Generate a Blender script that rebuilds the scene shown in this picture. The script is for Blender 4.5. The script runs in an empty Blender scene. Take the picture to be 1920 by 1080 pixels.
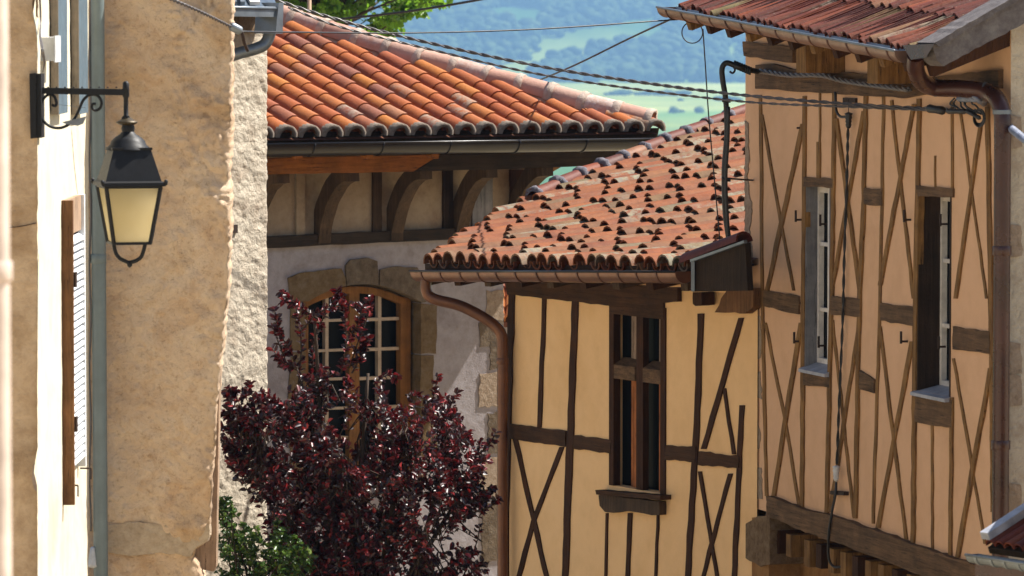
import bpy, bmesh, math, random
from mathutils import Vector, Matrix, noise
random.seed(11)
scene = bpy.context.scene
COL = scene.collection
V = Vector

# ---------------------------------------------------------------- camera, sky, sun, exposure
FPX = 9000.0                              # focal length in photo pixels (1920 wide)
PITCH = math.atan2(540.0, FPX)            # the level horizon falls on the photo's top edge
cam_d = bpy.data.cameras.new('camera')
cam = bpy.data.objects.new('camera', cam_d); COL.objects.link(cam)
cam.location = (0, 0, 0)
cam.rotation_euler = (math.pi / 2 - PITCH, 0, 0)
cam_d.sensor_width = 36.0
cam_d.lens = 36.0 * FPX / 1920.0
cam_d.clip_start = 0.5; cam_d.clip_end = 20000
cam_d.dof.use_dof = True
cam_d.dof.focus_distance = 37.0
cam_d.dof.aperture_fstop = 6.3
scene.camera = cam

SUN_EL = math.radians(53); SUN_AZ = math.radians(66)      # azimuth clockwise from +Y (ahead): from the right
world = bpy.data.worlds.new('World'); scene.world = world; world.use_nodes = True
wn = world.node_tree.nodes; wl = world.node_tree.links
sky = wn.new('ShaderNodeTexSky'); sky.sky_type = 'NISHITA'; sky.sun_disc = False
sky.sun_elevation = SUN_EL; sky.sun_rotation = SUN_AZ
wl.new(sky.outputs[0], wn['Background'].inputs[0]); wn['Background'].inputs[1].default_value = 0.06
sun_d = bpy.data.lights.new('sun', 'SUN'); sun_d.energy = 5.0; sun_d.angle = math.radians(0.53); sun_d.color = (1, .95, .87)
sun = bpy.data.objects.new('sun', sun_d); COL.objects.link(sun)
sdir = V((math.sin(SUN_AZ) * math.cos(SUN_EL), math.cos(SUN_AZ) * math.cos(SUN_EL), math.sin(SUN_EL)))
sun.rotation_euler = (-sdir).to_track_quat('-Z', 'Y').to_euler()
scene.view_settings.view_transform = 'Standard'; scene.view_settings.look = 'None'
scene.view_settings.gamma = 1.0; scene.view_settings.exposure = 1.35
scene.view_settings.use_curve_mapping = False
scene.render.engine = 'CYCLES'
scene.render.resolution_x = 1024; scene.render.resolution_y = 576

# ---------------------------------------------------------------- pixel -> ray helpers
FW = V((0, math.cos(PITCH), -math.sin(PITCH))); UP = V((0, math.sin(PITCH), math.cos(PITCH))); RT = V((1, 0, 0))
def ray(u, v): return FW + RT * ((u - 960) / FPX) - UP * ((v - 540) / FPX)
def at(u, v, Y):
    d = ray(u, v); return d * (Y / d.y)
def proj(P):
    f = P.dot(FW); return (960 + FPX * P.dot(RT) / f, 540 - FPX * P.dot(UP) / f)

class Wall:
    """vertical plane; n points outwards, t runs to the right in the picture"""
    def __init__(s, P0, nx, ny):
        s.n = V((nx, ny, 0)).normalized(); s.t = V((-s.n.y, s.n.x, 0)); s.P0 = V(P0)
    def hit(s, u, v, d=0.0):
        r = ray(u, v); return r * ((s.P0.dot(s.n) + d) / r.dot(s.n))
    def sh(s, u, v, d=0.0):
        p = s.hit(u, v, d); return ((p - s.P0).dot(s.t), p.z)
    def pt(s, a, h, d=0.0):
        p = s.P0 + s.t * a + s.n * d; p.z = h; return p
    def off(s, d): return Wall(s.P0 + s.n * d, s.n.x, s.n.y)
class Slope:
    """roof plane"""
    def __init__(s, E0, E1, up_h, pitch):
        s.E0 = E0; s.e = (E1 - E0); s.len = s.e.length; s.e = s.e / s.len
        s.up = V((up_h.x, up_h.y, pitch)); s.up.normalize()
        s.n = s.e.cross(s.up).normalized()
        if s.n.z < 0: s.n = -s.n
        s.up = s.n.cross(s.e).normalized() if False else s.up
    def hit(s, u, v, d=0.0):
        r = ray(u, v); return r * ((s.E0.dot(s.n) + d) / r.dot(s.n))

# ---------------------------------------------------------------- mesh helpers
class MB:
    def __init__(s): s.v = []; s.f = []
    def add(s, vs, fs):
        b = len(s.v); s.v += [tuple(p) for p in vs]; s.f += [tuple(i + b for i in f) for f in fs]; return s
    def prism(s, fr, bk):
        n = len(fr)
        return s.add(list(fr) + list(bk), [tuple(range(n)), tuple(range(2 * n - 1, n - 1, -1))] + [(i, n + i, n + (i + 1) % n, (i + 1) % n) for i in range(n)])
    def box(s, o, a, b, c):
        o = V(o); return s.prism([o, o + a, o + a + b, o + b], [o + c, o + a + c, o + a + b + c, o + b + c])
    def beam(s, A, B, w, h, up=V((0, 0, 1))):
        A = V(A); B = V(B); d = (B - A).normalized(); sd = d.cross(up).normalized(); u = sd.cross(d).normalized()
        q = [-sd * w / 2 - u * h / 2, sd * w / 2 - u * h / 2, sd * w / 2 + u * h / 2, -sd * w / 2 + u * h / 2]
        return s.prism([A + p for p in q], [B + p for p in q])
    def tube(s, pts, r, n=8, cap=True):
        pts = [V(p) for p in pts]; m = len(pts)
        rs = r if isinstance(r, (list, tuple)) else [r] * m
        vs = []; ref = None
        for i, p in enumerate(pts):
            d = (pts[min(i + 1, m - 1)] - pts[max(i - 1, 0)]).normalized()
            if ref is None: ref = d.orthogonal().normalized()
            x = (ref - d * ref.dot(d)).normalized(); ref = x; y = d.cross(x)
            vs += [p + (x * math.cos(k * 2 * math.pi / n) + y * math.sin(k * 2 * math.pi / n)) * rs[i] for k in range(n)]
        fs = [(i * n + k, i * n + (k + 1) % n, (i + 1) * n + (k + 1) % n, (i + 1) * n + k) for i in range(m - 1) for k in range(n)]
        if cap: fs += [tuple(range(n - 1, -1, -1)), tuple(range((m - 1) * n, m * n))]
        return s.add(vs, fs)
    def lathe(s, c, prof, n=16, sx=1.0):
        c = V(c); vs = []
        for (r, z) in prof: vs += [c + V((r * math.cos(k * 2 * math.pi / n) * sx, r * math.sin(k * 2 * math.pi / n), z)) for k in range(n)]
        m = len(prof)
        fs = [(i * n + k, i * n + (k + 1) % n, (i + 1) * n + (k + 1) % n, (i + 1) * n + k) for i in range(m - 1) for k in range(n)]
        fs += [tuple(range(n - 1, -1, -1)), tuple(range((m - 1) * n, m * n))]
        return s.add(vs, fs)
    def mesh(s, name, smooth=False, fix=True):
        me = bpy.data.meshes.new(name); me.from_pydata(s.v, [], s.f)
        if fix:
            bm = bmesh.new(); bm.from_mesh(me); bmesh.ops.recalc_face_normals(bm, faces=bm.faces); bm.to_mesh(me); bm.free()
        if smooth: me.shade_smooth()
        me.update(); return me
    def build(s, name, mat, parent=None, smooth=False, fix=True, angle=None):
        me = s.mesh(name, smooth, fix)
        if angle is not None: me.set_sharp_from_angle(angle=math.radians(angle))
        return place(name, me, mat, parent)
def place(name, me, mat, parent=None, matrix=None):
    o = bpy.data.objects.new(name, me)
    if mat is not None and not me.materials: me.materials.append(mat)
    COL.objects.link(o)
    if parent is not None:
        o.parent = parent
        o.matrix_parent_inverse = Matrix.Translation(-parent.location) if parent.type == 'EMPTY' else Matrix.Identity(4)
    if matrix is not None: o.matrix_basis = matrix
    return o
def thing(name, label, cat, loc, group=None):
    o = bpy.data.objects.new(name, None); COL.objects.link(o); o.location = loc; o.empty_display_size = .2
    return tag(o, label, cat, group)
def tag(o, label, cat, group=None, kind=None):
    o['label'] = label; o['category'] = cat
    if group: o['group'] = group
    if kind: o['kind'] = kind
    return o
def bez(pts, n=6):
    """Catmull-Rom through the points"""
    P = [V(p) for p in pts]; P = [P[0] * 2 - P[1]] + P + [P[-1] * 2 - P[-2]]; out = []
    for i in range(1, len(P) - 2):
        for k in range(n):
            t = k / n; a, b, c, d = P[i - 1], P[i], P[i + 1], P[i + 2]
            out.append(.5 * ((2 * b) + (c - a) * t + (2 * a - 5 * b + 4 * c - d) * t * t + (3 * b - a - 3 * c + d) * t ** 3))
    out.append(P[-2]); return out
def rough_px(pts, step=14, amp=1.0):
    out = []; n = len(pts)
    for i in range(n):
        a, b = pts[i], pts[(i + 1) % n]; L = math.hypot(b[0] - a[0], b[1] - a[1]); m = max(1, int(L / step))
        for k in range(m):
            t = k / m; j = amp if k else amp * .4
            out.append((a[0] + (b[0] - a[0]) * t + random.uniform(-j, j) * .7, a[1] + (b[1] - a[1]) * t + random.uniform(-j, j)))
    return out
def rough_open(pts, step=12, amp=1.2):
    r = rough_px(pts, step, amp); L = math.hypot(pts[-1][0] - pts[0][0], pts[-1][1] - pts[0][1]); m = max(1, int(L / step))
    return r[:len(r) - m] + [pts[-1]]
def slab(W, pts, d0, d1, name, mat, parent, rough=0, step=14):
    """polygon given in photo pixels, laid on the wall and given thickness d0..d1"""
    if rough: pts = rough_px(pts, step, rough)
    fr = [W.hit(u, v, d1) for (u, v) in pts]; bk = [p - W.n * (d1 - d0) for p in fr]
    return MB().prism(fr, bk).build(name, mat, parent)
def strut(W, pts, w, mat, parent, d0=-.03, d1=.012, name='timber', jit=.7):
    L = []; R = []; m = len(pts)
    for i in range(m - 1):
        (u0, v0), (u1, v1) = pts[i], pts[i + 1]; k = max(2, int(abs(v1 - v0) / 28))
        for j in range(k + (1 if i == m - 2 else 0)):
            t = j / k; u = u0 + (u1 - u0) * t; v = v0 + (v1 - v0) * t
            ww = w * random.uniform(.86, 1.1) / 2; o = random.uniform(-jit, jit)
            L.append((u - ww + o, v)); R.append((u + ww + o, v))
    return slab(W, L + R[::-1], d0, d1, name, mat, parent)
def wbox(W, a0, a1, h0, h1, d0, d1, mb=None):
    mb = mb or MB()
    return mb.box(W.pt(a0, h0, d0), W.t * (a1 - a0), V((0, 0, h1 - h0)), W.n * (d1 - d0))
def holed_wall(W, a0, a1, h0, h1, holes, name, mat, parent, thick=.3, da=9e9):
    """wall sheet with real openings and thickness; holes = (a0,a1,h0,h1)"""
    A = sorted({a0, a1, *[x for h in holes for x in h[:2]]}); H = sorted({h0, h1, *[x for h in holes for x in h[2:]]})
    A = [x for x in A if a0 <= x <= a1]; H = [x for x in H if h0 <= x <= h1]
    mb = MB(); inside = lambda a, h: any(q[0] < a < q[1] and q[2] < h < q[3] for q in holes)
    for i in range(len(A) - 1):
        for j in range(len(H) - 1):
            if inside((A[i] + A[i + 1]) / 2, (H[j] + H[j + 1]) / 2): continue
            mb.add([W.pt(A[i], H[j]), W.pt(A[i + 1], H[j]), W.pt(A[i + 1], H[j + 1]), W.pt(A[i], H[j + 1])], [(0, 1, 2, 3)])
    for q in holes:
        c = [(q[0], q[2]), (q[1], q[2]), (q[1], q[3]), (q[0], q[3])]
        for k in range(4):
            (x0, y0), (x1, y1) = c[k], c[(k + 1) % 4]
            mb.add([W.pt(x0, y0), W.pt(x1, y1), W.pt(x1, y1, -thick), W.pt(x0, y0, -thick)], [(0, 1, 2, 3)])
    return mb.build(name, mat, parent, fix=False)

# ---------------------------------------------------------------- materials
def N(nt, t, **kw):
    n = nt.nodes.new(t)
    for k, v in kw.items(): setattr(n, k, v)
    return n
def base(name, rough=.8, spec=.3, metallic=0):
    m = bpy.data.materials.new(name); m.use_nodes = True; b = m.node_tree.nodes['Principled BSDF']
    b.inputs['Roughness'].default_value = rough; b.inputs['Specular IOR Level'].default_value = spec; b.inputs['Metallic'].default_value = metallic
    return m, m.node_tree, b
def ramp(nt, fac, stops, interp='LINEAR'):
    r = N(nt, 'ShaderNodeValToRGB'); r.color_ramp.interpolation = interp
    el = r.color_ramp.elements
    while len(el) < len(stops): el.new(.5)
    for e, (p, c) in zip(el, stops): e.position = p; e.color = (*c, 1) if len(c) == 3 else c
    nt.links.new(fac, r.inputs[0]); return r.outputs[0]
def coords(nt, rot=0.0, scale=(1, 1, 1), rnd=False):
    tc = N(nt, 'ShaderNodeTexCoord'); mp = N(nt, 'ShaderNodeMapping')
    mp.inputs['Rotation'].default_value = (0, 0, 0); mp.inputs['Scale'].default_value = scale
    src = tc.outputs['Object']
    if rot:
        m0 = N(nt, 'ShaderNodeMapping'); m0.inputs['Rotation'].default_value = (0, 0, rot); nt.links.new(src, m0.inputs[0]); src = m0.outputs[0]
    nt.links.new(src, mp.inputs[0])
    if rnd:
        oi = N(nt, 'ShaderNodeObjectInfo'); mu = N(nt, 'ShaderNodeMath', operation='MULTIPLY'); mu.inputs[1].default_value = 37.0
        nt.links.new(oi.outputs['Random'], mu.inputs[0]); nt.links.new(mu.outputs[0], mp.inputs['Location'])
    return mp.outputs[0]
def nz(nt, vec, scale, detail=6, rough=.6, dist=0):
    n = N(nt, 'ShaderNodeTexNoise'); n.inputs['Scale'].default_value = scale; n.inputs['Detail'].default_value = detail
    n.inputs['Roughness'].default_value = rough; n.inputs['Distortion'].default_value = dist; nt.links.new(vec, n.inputs['Vector']); return n.outputs[0]
def mixc(nt, fac, a, b, mode='MIX'):
    m = N(nt, 'ShaderNodeMix', data_type='RGBA', blend_type=mode)
    if isinstance(fac, float): m.inputs[0].default_value = fac
    else: nt.links.new(fac, m.inputs[0])
    for i, x in ((6, a), (7, b)):
        if isinstance(x, tuple): m.inputs[i].default_value = (*x, 1)
        else: nt.links.new(x, m.inputs[i])
    return m.outputs[2]
def bump(nt, b, hs, dist=.01, strength=1.0):
    prev = None
    for h, d in (hs if isinstance(hs, list) else [(hs, dist)]):
        bp = N(nt, 'ShaderNodeBump'); bp.inputs['Distance'].default_value = d; bp.inputs['Strength'].default_value = strength
        nt.links.new(h, bp.inputs['Height'])
        if prev: nt.links.new(prev, bp.inputs['Normal'])
        prev = bp.outputs[0]
    nt.links.new(prev, b.inputs['Normal'])
def plaster(name, c1, c2, c3, big=1.2, grain=60, gd=.004, mid=12, md=.006, rough=.9, stain=.5):
    m, nt, b = base(name, rough, .15); co = coords(nt)
    f = nz(nt, co, big, 8, .65, .4)
    col = ramp(nt, f, [(.32, c1), (.5, c2), (.68, c3)])
    st = ramp(nt, nz(nt, co, mid, 8, .7), [(.45, (1, 1, 1)), (.75, (.62, .56, .5))])
    col = mixc(nt, stain, col, st, 'MULTIPLY')
    nt.links.new(col, b.inputs['Base Color'])
    bump(nt, b, [(nz(nt, co, mid, 5), md), (nz(nt, co, grain, 4, .7), gd)])
    return m
def wood(name, c1, c2, rot=None, rough=.8, fine=1.0, crack=(.012, .008, .006)):
    """rot None: grain upright; else grain along the horizontal direction rot"""
    m, nt, b = base(name, rough, .2)
    co = coords(nt, 0, (22, 22, 1.3)) if rot is None else coords(nt, -rot, (1.3, 22, 22))
    co2 = coords(nt)
    g = nz(nt, co, 1.6 * fine, 8, .7, .6)
    col = ramp(nt, g, [(.28, c1), (.62, c2)])
    cr = ramp(nt, nz(nt, co, 3.0 * fine, 5, .8), [(.34, (1, 1, 1)), (.42, (0, 0, 0))])
    col = mixc(nt, cr, col, crack)
    w = ramp(nt, nz(nt, co2, 5, 6), [(.35, (.6, .6, .6)), (.7, (1.25, 1.2, 1.15))])
    col = mixc(nt, .8, col, w, 'MULTIPLY')
    nt.links.new(col, b.inputs['Base Color']); bump(nt, b, [(g, .008), (nz(nt, co2, 50, 4), .003)])
    return m
def paint(name, c, rough=.45, metallic=0, var=.25, spec=.5, bd=.001, scale=9):
    m, nt, b = base(name, rough, spec, metallic); co = coords(nt)
    f = ramp(nt, nz(nt, co, scale, 7, .65), [(.3, tuple(x * (1 - var) for x in c)), (.7, tuple(min(1, x * (1 + var)) for x in c))])
    nt.links.new(f, b.inputs['Base Color'])
    r = N(nt, 'ShaderNodeMapRange'); r.inputs[3].default_value = max(.05, rough - .12); r.inputs[4].default_value = min(1, rough + .18)
    nt.links.new(nz(nt, co, scale * 2.3, 5), r.inputs[0]); nt.links.new(r.outputs[0], b.inputs['Roughness'])
    bump(nt, b, nz(nt, co, 14, 3), bd); return m
def stone(name, c1, c2, c3, scale=14, bd=.02):
    m, nt, b = base(name, .9, .15); co = coords(nt)
    col = ramp(nt, nz(nt, co, scale, 9, .75), [(.3, c1), (.5, c2), (.7, c3)])
    nt.links.new(col, b.inputs['Base Color']); bump(nt, b, [(nz(nt, co, scale * .6, 6, .7), bd), (nz(nt, co, 70, 4), .004)]); return m
def tilemat(name, stops, lichen, lich_amt, rough=.75, island=False, dirt=.55, spec=.25):
    m, nt, b = base(name, rough, spec); co = coords(nt, rnd=not island)
    if island: rv = N(nt, 'ShaderNodeNewGeometry').outputs['Random Per Island']
    else: rv = N(nt, 'ShaderNodeObjectInfo').outputs['Random']
    col = ramp(nt, rv, stops)
    d = ramp(nt, nz(nt, co, 7, 8, .7), [(.3, (.62, .5, .45)), (.62, (1.1, 1.05, 1.0))])
    col = mixc(nt, dirt, col, d, 'MULTIPLY')
    # lichen: some tiles carry much, others none
    h = N(nt, 'ShaderNodeMath', operation='FRACT'); hm = N(nt, 'ShaderNodeMath', operation='MULTIPLY'); hm.inputs[1].default_value = 17.31
    nt.links.new(rv, hm.inputs[0]); nt.links.new(hm.outputs[0], h.inputs[0])
    amt = ramp(nt, h.outputs[0], [(1 - lich_amt, (0, 0, 0)), (min(1, 1 - lich_amt + .25), (1, 1, 1))])
    spots = ramp(nt, nz(nt, co, 11, 8, .75), [(.42, (0, 0, 0)), (.55, (1, 1, 1))])
    mk = N(nt, 'ShaderNodeMath', operation='MULTIPLY'); nt.links.new(amt, mk.inputs[0]); nt.links.new(spots, mk.inputs[1])
    sp2 = ramp(nt, nz(nt, co, 60, 3, .6), [(.66, (0, 0, 0)), (.72, (.55, .55, .55))])
    mx = N(nt, 'ShaderNodeMath', operation='MAXIMUM'); nt.links.new(mk.outputs[0], mx.inputs[0]); nt.links.new(sp2, mx.inputs[1])
    lc = ramp(nt, nz(nt, co, 25, 4), [(.35, lichen[0]), (.65, lichen[1])])
    col = mixc(nt, mx.outputs[0], col, lc)
    nt.links.new(col, b.inputs['Base Color']); bump(nt, b, [(nz(nt, co, 22, 5), .004), (nz(nt, co, 120, 3), .0015)]); return m
def leafmat(name, stops, rough=.35, trans=.3, spec=.5, tcol=None):
    m, nt, b = base(name, rough, spec)
    rv = N(nt, 'ShaderNodeNewGeometry').outputs['Random Per Island']
    col = ramp(nt, rv, stops); nt.links.new(col, b.inputs['Base Color'])
    tr = N(nt, 'ShaderNodeBsdfTranslucent'); mx = N(nt, 'ShaderNodeMixShader'); mx.inputs[0].default_value = trans
    if tcol: nt.links.new(mixc(nt, .6, col, tcol), tr.inputs[0])
    else: nt.links.new(col, tr.inputs[0])
    nt.links.new(b.outputs[0], mx.inputs[1]); nt.links.new(tr.outputs[0], mx.inputs[2])
    nt.links.new(mx.outputs[0], nt.nodes['Material Output'].inputs[0]); return m

M = {}
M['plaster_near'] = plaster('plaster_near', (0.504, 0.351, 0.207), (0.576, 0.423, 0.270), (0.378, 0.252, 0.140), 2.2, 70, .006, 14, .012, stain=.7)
M['limewash'] = plaster('limewash', (0.561, 0.506, 0.383), (0.612, 0.561, 0.433), (0.510, 0.451, 0.332), 1.4, 60, .003, 8, .004, stain=.3)
def old_render(name):
    m, nt, b = base(name, .92, .12); co = coords(nt)
    col = ramp(nt, nz(nt, co, 1.3, 7, .6, .3), [(.30, (.46, .315, .19)), (.44, (.58, .42, .285)), (.56, (.64, .49, .35)), (.70, (.50, .345, .21))])
    p2 = ramp(nt, nz(nt, co, 4.5, 8, .7, 1.0), [(.50, (1, 1, 1)), (.60, (.80, .66, .50)), (.72, (.58, .42, .28))]); col = mixc(nt, .38, col, p2, 'MULTIPLY')
    p3 = ramp(nt, nz(nt, co, 26, 6, .75), [(.34, (.45, .36, .28)), (.44, (1, 1, 1)), (.66, (1.12, 1.1, 1.08))]); col = mixc(nt, .5, col, p3, 'MULTIPLY')  # fine dark specks: dirt, plus crevice shade put into the colour
    nt.links.new(col, b.inputs['Base Color'])
    bump(nt, b, [(nz(nt, co, 7, 7, .65), .05), (nz(nt, co, 24, 6, .7), .02), (nz(nt, co, 85, 4, .7), .006)]); return m
M['ochre_rough'] = old_render('ochre_rough')
M['roughcast'] = plaster('roughcast', (0.424, 0.360, 0.280), (0.480, 0.424, 0.336), (0.344, 0.280, 0.212), 3, 45, .012, 22, .014, stain=.5)
M['lilac_plaster'] = plaster('lilac_plaster', (0.277, 0.252, 0.263), (0.330, 0.307, 0.321), (0.231, 0.204, 0.208), 2.0, 70, .004, 10, .008, stain=.6)
M['ochre_plaster'] = plaster('ochre_plaster', (0.310, 0.236, 0.161), (0.347, 0.273, 0.192), (0.260, 0.186, 0.124), 3.0, 80, .004, 16, .006, stain=.55)
M['cream'] = plaster('cream', (.79, .50, .24), (.82, .53, .265), (.75, .465, .215), .8, 90, .002, 5, .003, stain=.22)
M['peach'] = plaster('peach', (0.616, 0.378, 0.225), (0.657, 0.407, 0.245), (0.576, 0.349, 0.201), .9, 90, .002, 5, .003, stain=.25)
M['mortar'] = plaster('mortar', (0.352, 0.272, 0.216), (0.416, 0.336, 0.280), (0.280, 0.208, 0.160), 5, 60, .005, 20, .008, stain=.5)
M['mortar_rust'] = plaster('mortar_rust', (0.375, 0.203, 0.120), (0.420, 0.262, 0.180), (0.300, 0.128, 0.060), 6, 60, .005, 20, .01, stain=.6)
M['mortar_grey'] = plaster('mortar_grey', (0.153, 0.122, 0.095), (0.210, 0.173, 0.140), (0.109, 0.076, 0.058), 7, 60, .006, 22, .01, stain=.7)
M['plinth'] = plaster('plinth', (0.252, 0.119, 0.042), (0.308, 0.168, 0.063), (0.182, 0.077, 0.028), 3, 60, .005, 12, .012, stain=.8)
AZB = math.radians(73); AZC = math.radians(60); AZA = math.radians(35)
rotB = math.atan2(-math.sin(AZB), math.cos(AZB)); rotC = math.atan2(-math.sin(AZC), math.cos(AZC)); rotA = AZA
M['timber_up'] = wood('timber_up', (0.086, 0.039, 0.012), (0.280, 0.153, 0.051))
M['timber_B'] = wood('timber_B', (0.052, 0.028, 0.014), (0.162, 0.096, 0.049), rotB)
M['timber_dark'] = wood('timber_dark', (0.025, 0.008, 0.003), (0.061, 0.023, 0.007))
M['timber_darkC'] = wood('timber_darkC', (0.030, 0.012, 0.005), (0.075, 0.034, 0.013), rotC)
M['beam_old'] = wood('beam_old', (0.016, 0.010, 0.007), (0.045, 0.031, 0.020), rotA)
M['beam_new'] = wood('beam_new', (0.192, 0.060, 0.013), (0.336, 0.128, 0.029), rotA, crack=(0.064, 0.020, 0.006))
M['brace'] = wood('brace', (0.032, 0.020, 0.011), (0.087, 0.054, 0.031))
M['board_grey'] = wood('board_grey', (0.128, 0.128, 0.136), (0.240, 0.240, 0.256), fine=.6, crack=(0.064, 0.064, 0.068))
M['board_dark'] = wood('board_dark', (0.018, 0.011, 0.007), (0.045, 0.027, 0.017))
M['window_wood'] = wood('window_wood', (0.165, 0.069, 0.020), (0.257, 0.124, 0.039), fine=.7, crack=(0.092, 0.037, 0.011))
M['casement_red'] = wood('casement_red', (.26, .085, .025), (.42, .15, .045), crack=(.08, .03, .01))
M['pale_wood'] = wood('pale_wood', (.24, .165, .11), (.38, .27, .19))
M['white_paint'] = paint('white_paint', (.62, .58, .53), .55)
M['bar_paint'] = paint('bar_paint', (0.372, 0.282, 0.198), .5)
M['black_iron'] = paint('black_iron', (.008, .008, .009), .5, .0, .3, .25, .002, 30)
M['rust_iron'] = paint('rust_iron', (.035, .02, .014), .7, .2, .4, .3, .002, 40)
M['brass'] = paint('brass', (.05, .035, .016), .45, .5)
M['gutter_dark'] = paint('gutter_dark', (0.010, 0.008, 0.009), .32, .3, .3, .5, .001, 5)
M['gutter_brown'] = paint('gutter_brown', (0.150, 0.062, 0.031), .34, .4, .25, .5, .0015, 6)
M['gutter_zincbrown'] = paint('gutter_zincbrown', (0.205, 0.124, 0.090), .34, .45, .3, .5, .002, 6)
M['gutter_hook'] = paint('gutter_hook', (.10, .04, .024), .5, .3)
M['pipe_dark'] = paint('pipe_dark', (.05, .018, .013), .26, .2, .35, .5, .001, 4)
M['zinc'] = paint('zinc', (0.165, 0.188, 0.210), .4, .55, .25, .5, .001, 6)
M['pipe_green'] = paint('pipe_green', (0.137, 0.173, 0.176), .4, .1, .2, .5, .001, 4)
M['pipe_cream'] = paint('pipe_cream', (.62, .50, .42), .45)
M['rubber'] = paint('rubber', (.012, .011, .011), .5)
M['cable_grey'] = paint('cable_grey', (.085, .075, .075), .4, 0, .3)
M['cable_blue'] = paint('cable_blue', (.16, .18, .24), .4, 0, .3)
M['box_grey'] = paint('box_grey', (.50, .51, .52), .5)
M['shutter_blue'] = paint('shutter_blue', (.07, .11, .14), .5)
M['shutter_edge'] = wood('shutter_edge', (.16, .13, .10), (.26, .22, .17))
M['shutter_brown'] = wood('shutter_brown', (0.098, 0.045, 0.019), (0.195, 0.098, 0.041))
M['shutter_white'] = paint('shutter_white', (.62, .64, .66), .6, 0, .2)
M['slate'] = paint('slate', (.04, .06, .085), .3, .1, .3)
M['stone_ochre'] = stone('stone_ochre', (0.078, 0.049, 0.025), (0.139, 0.095, 0.049), (0.178, 0.136, 0.096), 9)
M['stone_grey'] = stone('stone_grey', (0.065, 0.049, 0.033), (0.124, 0.094, 0.065), (0.176, 0.140, 0.101), 10)
M['stone_pier'] = stone('stone_pier', (0.084, 0.049, 0.025), (0.161, 0.105, 0.059), (0.238, 0.171, 0.108), 16, .03)
M['stone_patch'] = stone('stone_patch', (0.195, 0.143, 0.094), (0.285, 0.217, 0.158), (0.352, 0.289, 0.225), 22, .02)
M['concrete'] = stone('concrete', (0.070, 0.059, 0.059), (0.119, 0.105, 0.105), (0.175, 0.161, 0.154), 12, .012)
M['mortar_slate'] = stone('mortar_slate', (.07, .065, .075), (.12, .11, .125), (.20, .185, .19), 20, .02)
M['stone_base'] = stone('stone_base', (.27, .20, .13), (.38, .295, .21), (.46, .37, .27), 18, .03)
M['sill_blue'] = paint('sill_blue', (.30, .31, .35), .6, 0, .3)
M['tile_orange'] = tilemat('tile_orange', [(0, (0.325, 0.104, 0.021)), (.2, (0.260, 0.066, 0.019)), (.4, (0.350, 0.126, 0.021)), (.6, (0.240, 0.066, 0.026)), (.8, (0.312, 0.092, 0.020)), (.93, (0.188, 0.071, 0.043)), (1, (0.285, 0.126, 0.059))], ((.20, .165, .12), (.28, .24, .19)), .1, .62, dirt=.5)
M['tile_old'] = tilemat('tile_old', [(0, (0.185, 0.052, 0.013)), (.2, (0.151, 0.044, 0.013)), (.4, (0.206, 0.065, 0.016)), (.55, (0.176, 0.061, 0.020)), (.7, (0.131, 0.062, 0.025)), (.8, (0.191, 0.057, 0.015)), (.9, (0.100, 0.078, 0.037)), (1, (0.185, 0.068, 0.018))], ((.14, .13, .105), (.22, .20, .125)), .26, .75, dirt=.95)
M['tile_old_stuff'] = tilemat('tile_old_stuff', [(0, (0.185, 0.052, 0.013)), (.2, (0.151, 0.044, 0.013)), (.4, (0.206, 0.065, 0.016)), (.55, (0.176, 0.061, 0.020)), (.7, (0.131, 0.062, 0.025)), (.8, (0.191, 0.057, 0.015)), (.9, (0.100, 0.078, 0.037)), (1, (0.185, 0.068, 0.018))], ((.14, .13, .105), (.22, .20, .125)), .26, .75, island=True, dirt=.95)
M['tile_red'] = tilemat('tile_red', [(0, (0.128, 0.025, 0.011)), (.3, (0.072, 0.017, 0.010)), (.5, (0.176, 0.042, 0.014)), (.7, (0.060, 0.019, 0.013)), (.88, (0.152, 0.036, 0.013)), (.95, (0.200, 0.101, 0.051)), (1, (0.136, 0.109, 0.045))], ((.24, .20, .15), (.36, .31, .20)), .06, .6, dirt=.8, spec=.2)
M['tile_hip'] = tilemat('tile_hip', [(0, (0.394, 0.236, 0.177)), (.5, (0.420, 0.269, 0.210)), (1, (0.367, 0.197, 0.144))], ((.42, .33, .29), (.5, .42, .37)), .25, .6, dirt=.35)
M['bed'] = paint('bed', (0.119, 0.043, 0.022), .85, 0, .3, .2, .004, 12)
M['under_roof'] = wood('under_roof', (0.015, 0.008, 0.003), (0.038, 0.020, 0.008))
M['plum_leaf'] = leafmat('plum_leaf', [(0, (0.009, 0.003, 0.005)), (.5, (0.015, 0.004, 0.007)), (.72, (0.038, 0.004, 0.007)), (.88, (0.184, 0.009, 0.012)), (1, (0.275, 0.027, 0.027))], .42, .10, .55, (0.275, 0.008, 0.011))
M['green_leaf'] = leafmat('green_leaf', [(0, (0.024, 0.058, 0.011)), (.6, (0.052, 0.112, 0.017)), (.9, (0.103, 0.166, 0.024)), (1, (0.178, 0.243, 0.040))], .4, .3, .5)
M['lime_leaf'] = leafmat('lime_leaf', [(0, (.05, .11, .014)), (.5, (.085, .17, .018)), (1, (.15, .26, .03))], .45, .5, .4, (.24, .46, .03))
M['bark'] = wood('bark', (0.032, 0.021, 0.015), (0.070, 0.049, 0.035))
def glass_mat():
    m, nt, b = base('glass_dark', .25, .03); b.inputs['Base Color'].default_value = (.008, .009, .01, 1); return m
M['glass'] = glass_mat()
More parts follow.
